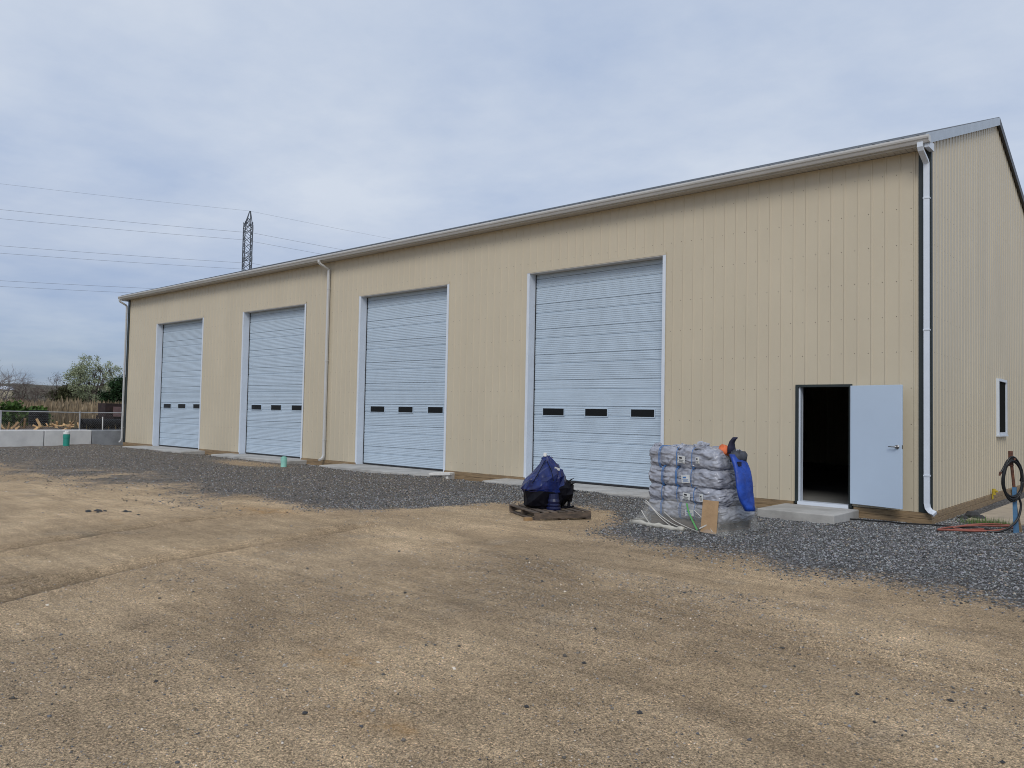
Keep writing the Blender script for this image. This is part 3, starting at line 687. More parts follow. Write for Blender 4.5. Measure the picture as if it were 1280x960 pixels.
hpos = hp+ex*(LWd-.07)+ez*1.07-ey*.022
mb = MB(); mb.tube([hpos, hpos-ey*.014], .034, 14); mb.tube([hpos-ey*.01, hpos-ey*.055], .012, 8)
mb.tube([hpos-ey*.05+ex*.012, hpos-ey*.05-ex*.04, hpos-ey*.048-ex*.13], [.012, .011, .008], 8)
mb.build('lever_handle', 'steel', wdoor, smooth=True)
MB().obox(hp+ex*(LWd+.0015)+ez*1.07, ex, ey, ez, .0015, .013, .03).build('latch_plate', 'steel', wdoor)
for z in (.25, 1.05, 1.85):
    MB().tube([hp+ez*(z-.05)-ey*.0, hp+ez*(z+.05)], .009, 8).build('hinge', 'steel', wdoor)

# gable window
f2 = MB(); t = .055
for y0, y1, z0, z1 in ((WY0, WY1, WZ1-t, WZ1), (WY0, WY1, WZ0, WZ0+t), (WY0, WY0+t, WZ0+t, WZ1-t), (WY1-t, WY1, WZ0+t, WZ1-t)):
    f2.box(-.05, .055, y0, y1, z0, z1)
gw = f2.build('gable_window', 'white_trim', bld)
MB().box(-.03, .07, WY0-.03, WY1+.03, WZ0-.035, WZ0-.002).build('window_sill', 'white_trim', gw)
MB().box(.0, .006, WY0+t, WY1-t, WZ0+t, WZ1-t).build('window_pane', 'pane', gw)
MB().box(.02, .024, WY0+t, WY1-t, WZ0+t, WZ1-t).build('insect_screen', mat('dark_screen', (.022, .023, .022), .95, spec=.0), gw)

# ------------------------------------------------------------------ slabs
for i, (x0, x1, y0) in enumerate(APRONS[:4]):
    mb = MB(); zb, zf = -.052, -.075
    n = 12; top = []; 
    vs = [(x0, .222, zb), (x1, .222, zb), (x1, y0, zf), (x0, y0, zf)]
    vs += [(v[0], v[1], GZ-.12) for v in vs]
    mb.add(vs, [(0,3,2,1),(4,5,6,7),(0,1,5,4),(1,2,6,5),(2,3,7,6),(3,0,4,7)])
    tag(mb.build('concrete_apron', 'concrete', None, bevel=.012, off=Vector(((x0+x1)/2, y0/2, GZ))), kind='structure')
mb = MB(); x0, x1, y0 = APRONS[4]; mb.box(x0, x1, y0, -.05, GZ-.08, -.045)
tag(mb.build('concrete_stoop', 'concrete', None, bevel=.015, off=Vector(((x0+x1)/2, y0/2, GZ))), 'low concrete step slab in front of the open walk door', 'step')
tag(MB().add([(.30,1.15,-.17),(2.8,1.35,-.17),(3.4,7.2,-.17),(.36,7.2,-.17),(.30,1.15,-.3),(2.8,1.35,-.3),(3.4,7.2,-.3),(.36,7.2,-.3)], [(0,1,2,3),(7,6,5,4),(0,4,5,1),(1,5,6,2),(2,6,7,3),(3,7,4,0)]).build('concrete_pad', mat('sandy_concrete', (.46, .38, .28), .9, vscale=2.5, col2=(.30, .25, .19), bump=.4, bscale=30)), kind='structure')

# ------------------------------------------------------------------ pallets
def pallet(name, label, c, ang, sx, sy, m, group=None, base=GZ):
    p = thing(name, label, 'pallet', (c[0], c[1], base))
    ex = Vector((math.cos(ang), math.sin(ang), 0)); ey = Vector((-math.sin(ang), math.cos(ang), 0)); ez = Vector((0, 0, 1)); C0 = Vector((c[0], c[1], base))
    for q in (-1, 0, 1):
        MB().obox(C0+ey*q*(sy/2-.02)+ez*.063, ex, ey, ez, sx/2, .02, .044).build('stringer', m, p, bevel=.004)
    nd = 7
    for q in range(nd):
        xx = -sx/2+.05+q*(sx-.1)/(nd-1)+random.uniform(-.01, .01)
        MB().obox(C0+ex*xx+ez*.1165, ex, ey, ez, .046, sy/2, .0095).build('deck_board', m, p, bevel=.003)
    for xx in (-sx/2+.05, 0, sx/2-.05):
        MB().obox(C0+ex*xx+ez*.0095, ex, ey, ez, .046, sy/2, .0095).build('bottom_board', m, p, bevel=.003)
    return p, C0, ex, ey, ez
A1 = R(62)
pc = Vector((-4.62, -4.59))+Vector((math.cos(A1), math.sin(A1)))*.5+Vector((-math.sin(A1), math.cos(A1)))*.58
GP = float(gheight(pc.x, pc.y))
p1, C1, ex1, ey1, ez1 = pallet('wooden_pallet', 'weathered dark wooden pallet carrying the navy blue machine', (pc.x, pc.y), A1, 1.0, 1.16, 'oldwood', base=GP+.012)
# loose block under the pallet corner
bpnt = Vector((-4.64, -4.60, 0))
b = MB().obox(Vector((-4.70, -4.66, GP+.03)), ex1, ey1, ez1, .06, .05, .03).build('wood_block', 'newwood', None, bevel=.004, off=Vector((-4.70, -4.66, GP)))
tag(b, 'short offcut of pale wood at the corner of the dark pallet', 'wood block')

# navy machine
TOPZ = C1.z+.126
mc = thing('machine_attachment', 'navy blue hooded machine part with black body on a pallet', 'machine', (pc.x, pc.y, TOPZ))
vr = Vector((math.cos(.72), math.sin(.72), 0)); vd = Vector((-math.sin(.72), math.cos(.72), 0))   # a frame for the machine and the stand: across / away
MC = Vector((pc.x, pc.y, TOPZ))
def P_(a, b, z): return MC+vr*a+vd*b+Vector((0, 0, z))
def ring(ca, cb, z, ra, rb, n=11, jit=.06, ph=0.):
    o = []
    for k in range(n):
        an = 2*math.pi*k/n+ph; j = 1+random.uniform(-jit, jit)
        o.append(P_(ca+ra*math.cos(an)*j, cb+rb*math.sin(an)*j, z+random.uniform(-jit, jit)*.25))
    return o
random.seed(5)
mb = MB(); mb.rings([ring(-.10,0,.22,.32,.28,13,.10), ring(-.10,0,.33,.37,.33,13,.09), ring(-.10,0,.45,.345,.31,13,.09), ring(-.05,.0,.58,.26,.24,13,.10), ring(-.01,.02,.70,.165,.16,13,.13), ring(-.03,.02,.78,.10,.1,13,.16), ring(-.06,.02,.83,.05,.05,13,.2)])
mb.build('hood', 'bluewrap', mc)
mb = MB(); mb.rings([ring(.12,-.05,.38,.15,.18,9,.14), ring(.14,-.03,.52,.14,.17,9,.14), ring(.13,.0,.63,.10,.12,9,.2), ring(.10,.0,.68,.04,.05,9,.2)]); mb.build('hood_shoulder', 'bluewrap', mc)
mb = MB(); mb.rings([ring(-.1,0,.0,.25,.24,12,.12), ring(-.1,0,.06,.31,.28,12,.12), ring(-.09,0,.16,.34,.31,12,.10), ring(-.1,0,.28,.35,.31,12,.08)]); mb.build('lower_body', 'blackwrap', mc)
mb = MB(); mb.rings([ring(.20,.0,.07,.05,.08,9,.3), ring(.22,.0,.14,.14,.16,9,.2), ring(.23,-.01,.25,.19,.2,9,.16), ring(.22,-.01,.36,.20,.2,9,.16), ring(.19,.0,.45,.15,.17,9,.2), ring(.15,.0,.52,.06,.08,9,.3)]); mb.build('side_bundle', 'blackwrap', mc)
mb = MB()
for (a0, z0, a1, z1) in ((.36,.40,.43,.43),(.37,.30,.44,.29),(.33,.46,.40,.50)): mb.rings([[P_(a0+.02*math.cos(k*1.57), -.06+.05*math.sin(k*1.57), z0+.03*math.cos(k*1.57+.6)) for k in range(4)], [P_(a1+.005*math.cos(k*1.57), -.08+.03*math.sin(k*1.57), z1+.008*math.cos(k*1.57)) for k in range(4)]])
mb.build('loose_corner', 'blackwrap', mc)
mb = MB(); rs = []
for q, (z, rr) in enumerate([(0,.115),(.03,.12),(.05,.10),(.08,.112),(.10,.09),(.14,.10),(.18,.085),(.26,.08)]):
    rs.append([P_(.06+rr*math.cos(2*math.pi*k/14), -.29+rr*math.sin(2*math.pi*k/14), z) for k in range(14)])
mb.rings(rs); mb.build('foot', mat('navy_boot', (.006, .010, .05), .35), mc)
mb = MB(); mb.rings([ring(.33,-.02,.0,.03,.03,6,.1), ring(.33,-.02,.12,.025,.025,6,.1)]); mb.build('support_leg', 'blackwrap', mc)
mb = MB(); mb.tube([P_(-.06,.02,.80), P_(-.075,.01,.86), P_(-.08,.0,.90)], [.035,.03,.02], 7); mb.tube([P_(.0,.02,.77), P_(.035,.02,.85)], [.03,.012], 6); mb.tube([P_(-.10,.02,.78), P_(-.14,.02,.83)], [.025,.01], 6); mb.build('tie_knot', 'bluewrap', mc)
mb = MB(); mb.obox(P_(-.085,-.03,.885), vr, vd, Vector((0,0,1)), .026, .012, .032); mb.build('white_tag', 'pvcwhite', mc, bevel=.006)
mb = MB(); mb.obox(P_(.115,-.145,.66), (vr+Vector((0,0,-.35))).normalized(), vd, Vector((.2,0,1)).normalized(), .045, .006, .02); mb.build('white_label', 'paper', mc)
mb = MB(); mb.tube([P_(-.06,-.12,.80),P_(.02,-.26,.62),P_(.05,-.32,.47)], .006, 5); mb.tube([P_(-.08,-.1,.80),P_(-.22,-.25,.55),P_(-.30,-.27,.42)], .006, 5); mb.build('tie_cord', 'blackwrap', mc)
mb = MB()
for s in (0, 1): mb.tube([P_(.1+.1*s,-.1,.012), P_(.25+.12*s,.0,.014), P_(.42,.1+.1*s,.014)], .012, 5)
o = mb.build('strap_iron', 'blackwrap', None, off=P_(.25,0,0)); tag(o, 'pair of thin black rods lying on the pallet beside the navy machine', 'rod')

# ------------------------------------------------------------------ bale stack
random.seed(9)
AB = R(-8); bex = Vector((math.cos(AB), math.sin(AB), 0)); bey = Vector((-math.sin(AB), math.cos(AB), 0)); bez = Vector((0, 0, 1))
BW, BD = 1.42, .92
corner = Vector((-1.84, -3.72, 0)); bc = corner-bex*BW/2+bey*BD/2
GB = float(gheight(bc.x, bc.y))+.02
p2, C2, _, _, _ = pallet('wooden_pallet', 'brown wooden pallet under the stacked grey bales', (bc.x, bc.y), AB, 1.2, .9, 'oldwood', base=GB)
BZ = GB+.128
def lumpy(cx, cy, z0, sx, sy, sz, seed, rad=.11, amp=.02, pinch=(), seg=(78, 40, 20)):
    """rounded sack: a rounded box on a grid, pinched where it is tied, wrinkled in between"""
    mb = MB(); hx, hy, hz = sx/2, sy/2, sz/2; nx_, ny_, nz_ = seg; vid = {}; vs = []; fs = []
    def pt(i, j, k):
        key = (i, j, k)
        if key in vid: return vid[key]
        p = Vector(((i/nx_*2-1)*hx, (j/ny_*2-1)*hy, (k/nz_*2-1)*hz)); rr = min(rad, hz*.9)
        q = Vector((max(-hx+rr, min(hx-rr, p.x)), max(-hy+rr, min(hy-rr, p.y)), max(-hz+rr, min(hz-rr, p.z))))
        nrm = (p-q); nrm = nrm.normalized() if nrm.length > 1e-6 else Vector((0, 0, 1 if p.z > 0 else -1))
        w = q+nrm*rr if (p-q).length > 1e-6 else p
        s = Vector((seed*7.1, seed*3.3, 0))
        wr = mnoise.fractal(Vector((w.x*3.4, w.y*3.4, w.z*7))+s, 1, 2, 4)*amp
        cre = abs(mnoise.noise(Vector((w.x*5+w.z*6, w.y*5-w.z*4, w.z*9))*1.5+s*2))
        wr -= (1-min(1, cre*4))*amp*.9
        wr += .010*(mnoise.ridged_multi_fractal(Vector((w.x*2.2+w.z*3.2, w.y*2.2-w.z*2.5, w.z*9))+s, .9, 2.1, 4, 1., 2.)-1.2)
        wr -= .05*max(0, (w.x/hx))**5*max(0, w.z/hz+.3)*(1 if seed == 4 else .4)
        for c in pinch: wr -= .018*math.exp(-((w.x-c)/.022)**2)
        w = w+nrm*wr
        vid[key] = len(vs); vs.append(Vector((cx, cy, z0+hz))+bex*w.x+bey*w.y+bez*w.z); return vid[key]
    for i in range(nx_):
        for j in range(ny_):
            for k, fl in ((0, 1), (nz_, 0)):
                q = (pt(i,j,k), pt(i+1,j,k), pt(i+1,j+1,k), pt(i,j+1,k)); fs.append(q[::-1] if fl else q)
    for i in range(nx_):
        for k in range(nz_):
            fs.append((pt(i,0,k), pt(i+1,0,k), pt(i+1,0,k+1), pt(i,0,k+1))); fs.append((pt(i,ny_,k), pt(i,ny_,k+1), pt(i+1,ny_,k+1), pt(i+1,ny_,k)))
    for j in range(ny_):
        for k in range(nz_):
            fs.append((pt(0,j,k), pt(0,j,k+1), pt(0,j+1,k+1), pt(0,j+1,k))); fs.append((pt(nx_,j,k), pt(nx_,j+1,k), pt(nx_,j+1,k+1), pt(nx_,j,k+1)))
    mb.add(vs, fs); return mb
layers = [('grey woven bale tied with blue twine, lowest in the stack, behind clear film', .235, .0),
          ('grey woven bale tied with blue twine, second up from the pallet', .245, .01),
          ('grey woven bale tied with blue twine, directly under the topmost bale', .275, -.005),
          ('grey woven bale tied with blue twine, topmost of the stack', .30, .0)]
z = BZ
for li, (lab, hgt, sh) in enumerate(layers):
    bl_ = thing('wrapped_bale', lab, 'bale', (bc.x, bc.y, z), 'bales stacked on the pallet')
    ties = [-.34+random.uniform(-.07, .07), -.05+random.uniform(-.05, .05), .22+random.uniform(-.05, .05)]
    cx, cy = bc.x+bex.x*(sh-(0, .01, .035, .06)[li]), bc.y+bex.y*(sh-(0, .01, .035, .06)[li])
    o = lumpy(cx, cy, z-.004, BW-(.0, .03, .06, .10)[li], BD-(0, .0, .03, .08)[li], hgt+.045, li+1, rad=.105, amp=.016, pinch=ties).build('bale_body', 'bale', bl_, smooth=True)
    for tx in ties:
        for dx in ((0, .022) if random.random() < .4 else (0,)):
            hy, hz = BD/2+.002, (hgt+.045)/2-.001; rr = .097; pth = []
            for (sy_, sz_, a0) in ((1, 1, 0), (-1, 1, 90), (-1, -1, 180), (1, -1, 270)):
                for st in range(5):
                    an = R(a0+st*22.5)
                    yy, zz_ = sy_*(hy-rr)+rr*math.cos(an), sz_*(hz-rr)+rr*math.sin(an)
                    pth.append(Vector((cx, cy, z-.004+hz))+bex*(tx+dx+.012*math.sin(4*yy+li))+bey*yy+bez*zz_)
            pth.append(pth[0]); MB().tube(pth, .0055, 5, cap=False).build('twine', 'strap', bl_)
    for (lx, ww) in (((.10+random.uniform(-.07, .07), .065), (.33+random.uniform(-.05, .05), .03)) if li % 2 else ((.16+random.uniform(-.08, .06), .075),)):
        cpos = Vector((cx, cy, z+hgt*.5))+bex*lx-bey*(BD/2+.012)
        ta = random.uniform(-.12, .12); lex = (bex+bez*ta).normalized(); lez = (bez-bex*ta).normalized()
        lb = MB().obox(cpos, lex, bey, lez, ww, .003, random.uniform(.045, .06)).build('paper_label', 'paper', bl_)
        mb = MB()
        mb.obox(cpos-bey*.004+lez*.022-lex*ww*.25, lex, bey, lez, ww*.4, .0012, .012)
        for q in range(4): mb.obox(cpos-bey*.004+lez*(-.008-.011*q)+lex*ww*(.05*(q % 2)-.05), lex, bey, lez, ww*(.72-.12*(q % 3)), .0012, .0022)
        mb.build('label_print', 'ink' if li % 2 else 'strap', bl_)
    if li == 3:
        for (lx, ly, s) in ((.27, -.28, .11), (-.04, -.32, .075), (-.54, -.30, .07), (-.25, -.3, .05)):
            cpos = Vector((cx, cy, z+hgt+.01))+bex*lx+bey*ly
            kb = MB(); rs = []
            for q in range(7):
                ph = q/6*math.pi*.5; rr = math.cos(ph); zz_ = math.sin(ph); ring_ = []
                for k in range(16):
                    an = 2*math.pi*k/16; dv = Vector((math.cos(an)*rr*1.3, math.sin(an)*rr, zz_*.85))
                    f_ = 1+.55*mnoise.noise(dv*2.6+Vector((lx*9, 0, 0)))+.25*mnoise.noise(dv*7+Vector((lx*9, 0, 0)))
                    ring_.append(cpos+(bex*dv.x+bey*dv.y+bez*dv.z)*s*f_)
                rs.append(ring_)
            kb.rings(rs); kb.build('gathered_end', 'bale', bl_)
    z += hgt
TOPB = z
# film skirt hanging loose round the lowest layers
mb = MB(); n = 150; rows = 12; vs = []; fs = []
hx, hy = BW/2+.02, BD/2+.02
def perim(t):
    q = (t % 1)*4; s = int(q); f = q-s
    P4 = [(-1,-1),(1,-1),(1,1),(-1,1)]; a, b = P4[s], P4[(s+1) % 4]
    x, y = a[0]+(b[0]-a[0])*f, a[1]+(b[1]-a[1])*f
    rr = (abs(x)**9+abs(y)**9)**(1/9.)
    return x/rr, y/rr
for r_i in range(rows+1):
    f = r_i/rows
    for k in range(n):
        t = k/n; x, y = perim(t)
        drape = mnoise.noise(Vector((t*26, f*1.4, 3)))*.035+mnoise.noise(Vector((t*60, f*3, 8)))*.014
        topz = BZ+.20+.08*math.sin(t*21)+.12*max(0, math.cos((t-.30)*6.28))+.12*mnoise.noise(Vector((t*9, 1, 1)))
        zz_ = topz*(1-f)+(GB-.01+.012*math.sin(t*40))*f
        fl = .01+(f**2)*(.045+.16*math.exp(-((t-.02)/.07)**2)+.16*math.exp(-((t-1.0)/.07)**2)+.07*math.exp(-((t-.25)/.06)**2))
        p = Vector((bc.x, bc.y, 0))+bex*x*(hx+fl+drape*(.3+f))+bey*y*(hy+fl+drape*(.3+f)); vs.append((p.x, p.y, zz_))
for r_i in range(rows):
    for k in range(n): fs.append((r_i*n+k, r_i*n+(k+1) % n, (r_i+1)*n+(k+1) % n, (r_i+1)*n+k))
mb.add(vs, fs); o = mb.build('stretch_film', 'film', None, smooth=True, off=Vector((bc.x, bc.y, GB)))
tag(o, 'loose clear stretch film hanging round the foot of the bale stack', 'plastic film')
fm_ = o; MT['filmfold'] = mat('folded_film', (.60, .58, .53), .3, .15, 12)
def fpt(a, up, outw): return Vector((bc.x, bc.y, 0))+bex*a-bey*(hy+outw)+bez*(GB+up)
for pts in ([(-.68, .34, .03), (-.5, .24, .05), (-.3, .12, .09), (-.08, .03, .13)], [(-.66, .36, .02), (-.42, .2, .05), (-.1, .07, .09), (.2, .02, .12)], [(-.72, .2, .06), (-.6, .1, .1), (-.45, .02, .16)], [(.25, .3, .02), (.5, .14, .05), (.62, .03, .09)], [(.68, .33, .03), (.6, .18, .05), (.4, .05, .1)], [(-.3, .22, .03), (-.1, .12, .06), (.18, .05, .1), (.4, .01, .12)]):
    MB().tube(smoothp([fpt(*p) for p in pts], 5), .006, 5, flat=(1.6, .6)).build('film_fold', 'filmfold', fm_)
# pale rolled film edge on the ground
pth = []
for q in range(15):
    f = q/14; p = Vector((bc.x, bc.y, 0))+bex*(-hx-.10+f*1.0)-bey*(hy+.16-.03*math.sin(f*9)+.02*f)
    pth.append((p.x, p.y, float(gheight(p.x, p.y))+.028+.01*math.sin(f*14)))
q0 = Vector((bc.x, bc.y, 0))-bex*(hx+.13)-bey*(hy-.25); pth = [(q0.x, q0.y, float(gheight(q0.x, q0.y))+.035)]+pth
mb = MB(); mb.tube(pth, [.035+.012*math.sin(q*2.3) for q in range(len(pth))], 8)
o = mb.build('rolled_film_edge', mat('cloudy_film', (.50, .475, .41), .45, .12, 9, .8, 14, dist=.03), None, smooth=True, off=Vector(pth[4])); tag(o, 'cloudy rolled film edge lying on gravel before the bales', 'plastic film')
# cardboard
cp = Vector((bc.x, bc.y, 0))+bex*.545-bey*(BD/2+.075); e2 = (bez*1+bey*.12).normalized()
mb = MB(); nn = 6
o = MB().obox(Vector((cp.x, cp.y, GB+.235)), bex, bey, e2, .135, .006, .235).build('cardboard_sheet', 'card', None, bevel=.003, off=Vector((cp.x, cp.y, GB)))
tag(o, 'upright piece of brown cardboard leaning against the wrapped bales', 'cardboard')
# green strapping
g0 = Vector((bc.x, bc.y, 0))-bey*(BD/2+.05)
o = MB().tube([g0+bex*.12+bez*(BZ+.26), g0+bex*.17+bez*(BZ+.14)-bey*.02, g0+bex*.26+bez*(BZ+.03)-bey*.05, g0+bex*.38+bez*(GB+.03)-bey*.09], .016, 4, flat=(1, .25)).build('green_strap', 'greenstrap', None, off=Vector(g0+bez*GB))
tag(o, 'bright green plastic strap trailing down the film on the bales', 'strap')
# blue tarpaulin bag against the end of the stack
ts = Vector((bc.x, bc.y, 0))+bex*(BW/2+.03)-bey*(BD/2-.28)
mb = MB(); rs = []
for q in range(13):
    f = q/12; zc = TOPB-.04-f*.80; wdt = (.05+.15*math.sin(math.pi*min(1, .18+f*.68))**.8)*(1 if f < .9 else .85)
    c = ts+bex*(.0+.27*f+.03*math.sin(f*5))+bez*zc+bey*.02*math.sin(f*7)
    rs.append([c+bey*(wdt*math.cos(2*math.pi*k/16))+bex*((.055+.015*math.sin(k*2.1+f*6))*math.sin(2*math.pi*k/16)) for k in range(16)])
mb.rings(rs); tb = mb.build('tarpaulin_bag', 'bluecloth', None, smooth=True, off=Vector((ts.x+.2, ts.y, TOPB-.84)))
tag(tb, 'bright blue tarpaulin bag hanging against the end of the bales', 'bag')
mb = MB(); c = ts+bex*.145+bez*(TOPB-.17)-bey*.06; mb.obox(c-bey*.035-bex*.03, (bey+bex*.3).normalized(), (bex-bey*.3).normalized(), bez, .025, .03, .03); mb.build('dark_patch', 'navy', tb)
# dark cloth with orange lining on top
jc = Vector((bc.x, bc.y, TOPB))+bex*.50-bey*(BD/2-.36)
ja = thing('crumpled_jacket', 'crumpled dark jacket with orange lining lying on top of the bales', 'jacket', jc)
mb = MB(); mb.tube([jc+bex*.12-bez*.03, jc+bex*.11+bez*.06, jc+bex*.12+bez*.13, jc+bex*.16+bez*.185, jc+bex*.21+bez*.20], [.10, .085, .062, .05, .018], 9, flat=(.6, 1)); mb.build('sleeve', 'navy', ja, smooth=True)
mb = MB(); mb.rings([[jc+bex*(-.02+.09*math.cos(2*math.pi*k/11)*rr)+bey*(.08*math.sin(2*math.pi*k/11)*rr)+bez*(zz_+.03*math.sin(k*3+zz_*40)) for k in range(11)] for zz_, rr in ((-.05, 1), (.0, 1.15), (.045, .75), (.07, .3))]); mb.build('lining', 'orange', ja, smooth=True)
mb = MB(); mb.rings([[jc+bex*(.24+.12*math.cos(2*math.pi*k/11)*rr)+bey*(-.02+.15*math.sin(2*math.pi*k/11)*rr)+bez*(zz_-.02+.035*math.sin(k*2.3+zz_*30)) for k in range(11)] for zz_, rr in ((-.12, .9), (-.05, 1.05), (.0, .8), (.02, .3))]); mb.build('body_fold', mat('dusty_black_cloth', (.05, .055, .07), .7, .3, 8), ja, smooth=True)

# ------------------------------------------------------------------ small things in the yard
def cleanout(x, y, h, r, m, label, capm):
    g0 = float(gheight(x, y)); t = thing('cleanout_pipe', label, 'pipe', (x, y, g0))
    cyl = lambda z0, z1, rr, n=16: MB().tube([(x, y, z0), (x, y, z1)], rr, n)
    cyl(g0-.05, g0+h*.78, r, 18).build('pipe', m, t); cyl(g0+h*.5, g0+h*.72, r*1.1, 18).build('coupling', m, t)
    cyl(g0+h*.78, g0+h*.93, r*1.04, 18).build('cap', capm, t); MB().box(x-r*.4, x+r*.4, y-r*.4, y+r*.4, g0+h*.93, g0+h).build('cap_nut', capm, t)
cleanout(-31.75, -2.0, .62, .12, 'pvcgreen', 'green pipe stub with white cap standing before the concrete blocks', 'pvcwhite')
cleanout(-16.65, -1.45, .30, .085, 'pvcpale', 'short pale green pipe stub in the gravel by the middle downspout', 'pvcpale')
wx, wy = -10.75, -.78; g0 = float(gheight(wx, wy))
mb = MB(); mb.obox(Vector((wx, wy, g0+.10)), Vector((.93, .3, .06)).normalized(), Vector((-.3, .95, 0)).normalized(), Vector((-.06, 0, 1)).normalized(), .30, .12, .035)
mb.obox(Vector((wx-.1, wy, g0+.035)), Vector((1, 0, 0)), Vector((0, 1, 0)), Vector((0, 0, 1)), .05, .08, .045); mb.obox(Vector((wx+.2, wy+.05, g0+.035)), Vector((1, 0, 0)), Vector((0, 1, 0)), Vector((0, 0, 1)), .04, .07, .05)
tag(mb.build('broken_slab', mat('chalky_white', (.66, .64, .60), .85, .12, 8, .5, 18), None, bevel=.012, off=Vector((wx, wy, g0))), 'broken white slab propped on the gravel between two aprons', 'slab')
random.seed(21)
for (x, y, s) in ((-9.97, -9.26, .055), (-9.84, -9.06, .03), (-9.9, -9.13, .06), (-9.62, -8.83, .05), (-9.5, -8.80, .025), (-9.1, -8.85, .028), (-9.75, -9.2, .025)):
    g0 = float(gheight(x, y)); mb = MB()
    mb.rings([[(x+s*rr*1.9*math.cos(2*math.pi*k/7)*random.uniform(.5, 1.3), y+s*rr*math.sin(2*math.pi*k/7)*random.uniform(.5, 1.3), g0+zz_*s/.055+random.uniform(-.006, .006)) for k in range(7)] for zz_, rr in ((-.01, 1.1), (.010, .9), (.022, .45))])
    tag(mb.build('asphalt_clod', 'dstone', None, off=Vector((x, y, g0))), 'dark crumbled asphalt clod in a short row on the dirt', 'clod', 'row of asphalt clods')
def gpath(pts, lift): return [(x, y, float(gheight(x, y))+lift) for x, y in pts]
sm2 = lambda pts, n=6: [(p.x, p.y) for p in smoothp([(x, y, 0) for x, y in pts], n)]
o = MB().tube(gpath(sm2([(-1.36,-.55),(-.95,-.5),(-.55,-.42),(-.2,-.44),(.2,-.3),(.62,-.12),(.95,-.2)]), .03), .012, 6).build('black_cable', 'hose', None, off=Vector((-.3,-.4,GZ)))
tag(o, 'thin black cable running over gravel past the building corner', 'cable')
random.seed(4)
hp_ = [(1.1,.75),(.95,.35),(.62,.0),(.36,-.55),(.33,-.95),(.5,-1.0),(.75,-.62),(1.0,-.25),(1.12,.2),(1.0,.7),(.75,.55),(.55,.05),(.45,-.5),(.62,-.72),(.85,-.45)]
o = MB().tube(smoothp([(x, y, float(gheight(x, y))+.03+.012*(i % 3)) for i, (x, y) in enumerate(hp_)]), .0145, 6).build('orange_hose', 'redhose', None, smooth=True, off=Vector((.7,-.2,GZ)))
tag(o, 'faded orange hose looped on the ground below the hose stand', 'hose')
# hose stand
hx_, hy_ = 1.2, -.12; g0 = float(gheight(hx_, hy_))
st = thing('hose_stand', 'rusty pipe stand on blue posts at the gable end', 'stand', (hx_, hy_, g0))
ZP = lambda a, b, z: Vector((hx_, hy_, z))+vr*a+vd*b
mb = MB(); mb.tube([ZP(.02,0,g0-.1), ZP(.0,.0,.52)], .038, 4); mb.build('post', 'bluepost', st); mb = MB(); mb.tube([ZP(.085,.05,g0-.1), ZP(.02,.04,.42)], .03, 4); mb.build('post', 'bluepost', st)
MB().tube([ZP(.18,.10,g0-.1), ZP(-.01,.045,.48)], .03, 4).build('brace', 'lumber', st)
MB().tube([ZP(.0,0,.45), ZP(-.03,.0,.75), ZP(-.055,0,.98)], .022, 7).build('pipe', 'rust', st)
mb = MB(); mb.tube([ZP(-.055,0,.92), ZP(-.058,0,1.07)], .032, 7); mb.tube([ZP(-.05,0,.84), ZP(-.055,0,.90)], .036, 7); mb.tube([ZP(-.055,-.02,.95),ZP(-.055,-.10,.95)], .018, 6); mb.build('hydrant_head', 'rust', st)
# coil
pth = []
for q in range(141):
    f = q/140; an = R(60)-f*R(360*6.2); ra = .165+.022*math.sin(f*37); rb = .30+.03*math.cos(f*29)
    pth.append(ZP(-.075+ra*math.cos(an)+.006*math.sin(f*50), -.06-.012*(f*6 % 3)+.03*math.cos(an), .655+rb*math.sin(an)-.02*math.sin(f*23)))
tail = [ZP(-.20,-.07,.83), ZP(-.255,-.08,.74)]
drop = [ZP(.02,-.06,.40), ZP(.06,-.06,.25), ZP(0,-.08,.05), ZP(-.14,-.1,g0+.10), ZP(-.30,-.1,g0+.03), ZP(-.45,-.05,g0+.02)]
mb = MB(); mb.tube(pth, .0135, 6); mb.tube(smoothp([ZP(-.09,-.07,.955), ZP(-.15,-.07,.925)]+tail), .0165, 6); mb.tube(smoothp([ZP(.085,-.06,.60), ZP(.055,-.06,.46)]+drop), .0165, 6)
cl_ = mb.build('coiled_hose', 'hose', None, smooth=True, off=ZP(0,0,g0)); tag(cl_, 'coiled black rubber hose hung on the rusty pipe stand', 'hose')
mb = MB(); e = tail[-1]; mb.tube([e+Vector((0,0,.01)), e+Vector((-.02,-.01,-.045))], [.022,.012], 7); mb.build('nozzle', 'rust', cl_)
mb = MB(); mb.tube([(.07, 4.9, -.01), (.07, 4.9, .12)], .035, 8); mb.tube([(.07, 4.9, .07), (.14, 4.87, .07)], .022, 8); mb.box(.036, .07, 4.88, 4.92, .05, .09); mb.box(.036,.06,4.87,4.93,-.1,.0)
tag(mb.build('wall_valve', 'yellow', None, off=Vector((.07, 4.9, -.1))), 'yellow valve fitting low on the gable wall beside the hose coil', 'valve')
random.seed(31)
for i, (x, y, s) in enumerate(((.28, 1.72, .13), (.42, 1.52, .10), (.2, 1.4, .075))):
    g0 = float(gheight(x, y)); mb = MB()
    mb.rings([[(x+s*rr*1.3*math.cos(2*math.pi*k/8)*random.uniform(.7,1.2), y+s*rr*math.sin(2*math.pi*k/8)*random.uniform(.7,1.2), g0+zz_*s) for k in range(8)] for zz_, rr in ((-.1, 1), (.4, .9), (.85, .45))])
    tag(mb.build('rubble_lump', 'dstone', None, off=Vector((x, y, g0))), 'dark rubble lump beside the gable wall near the concrete pad', 'rubble', 'rubble by the gable wall')
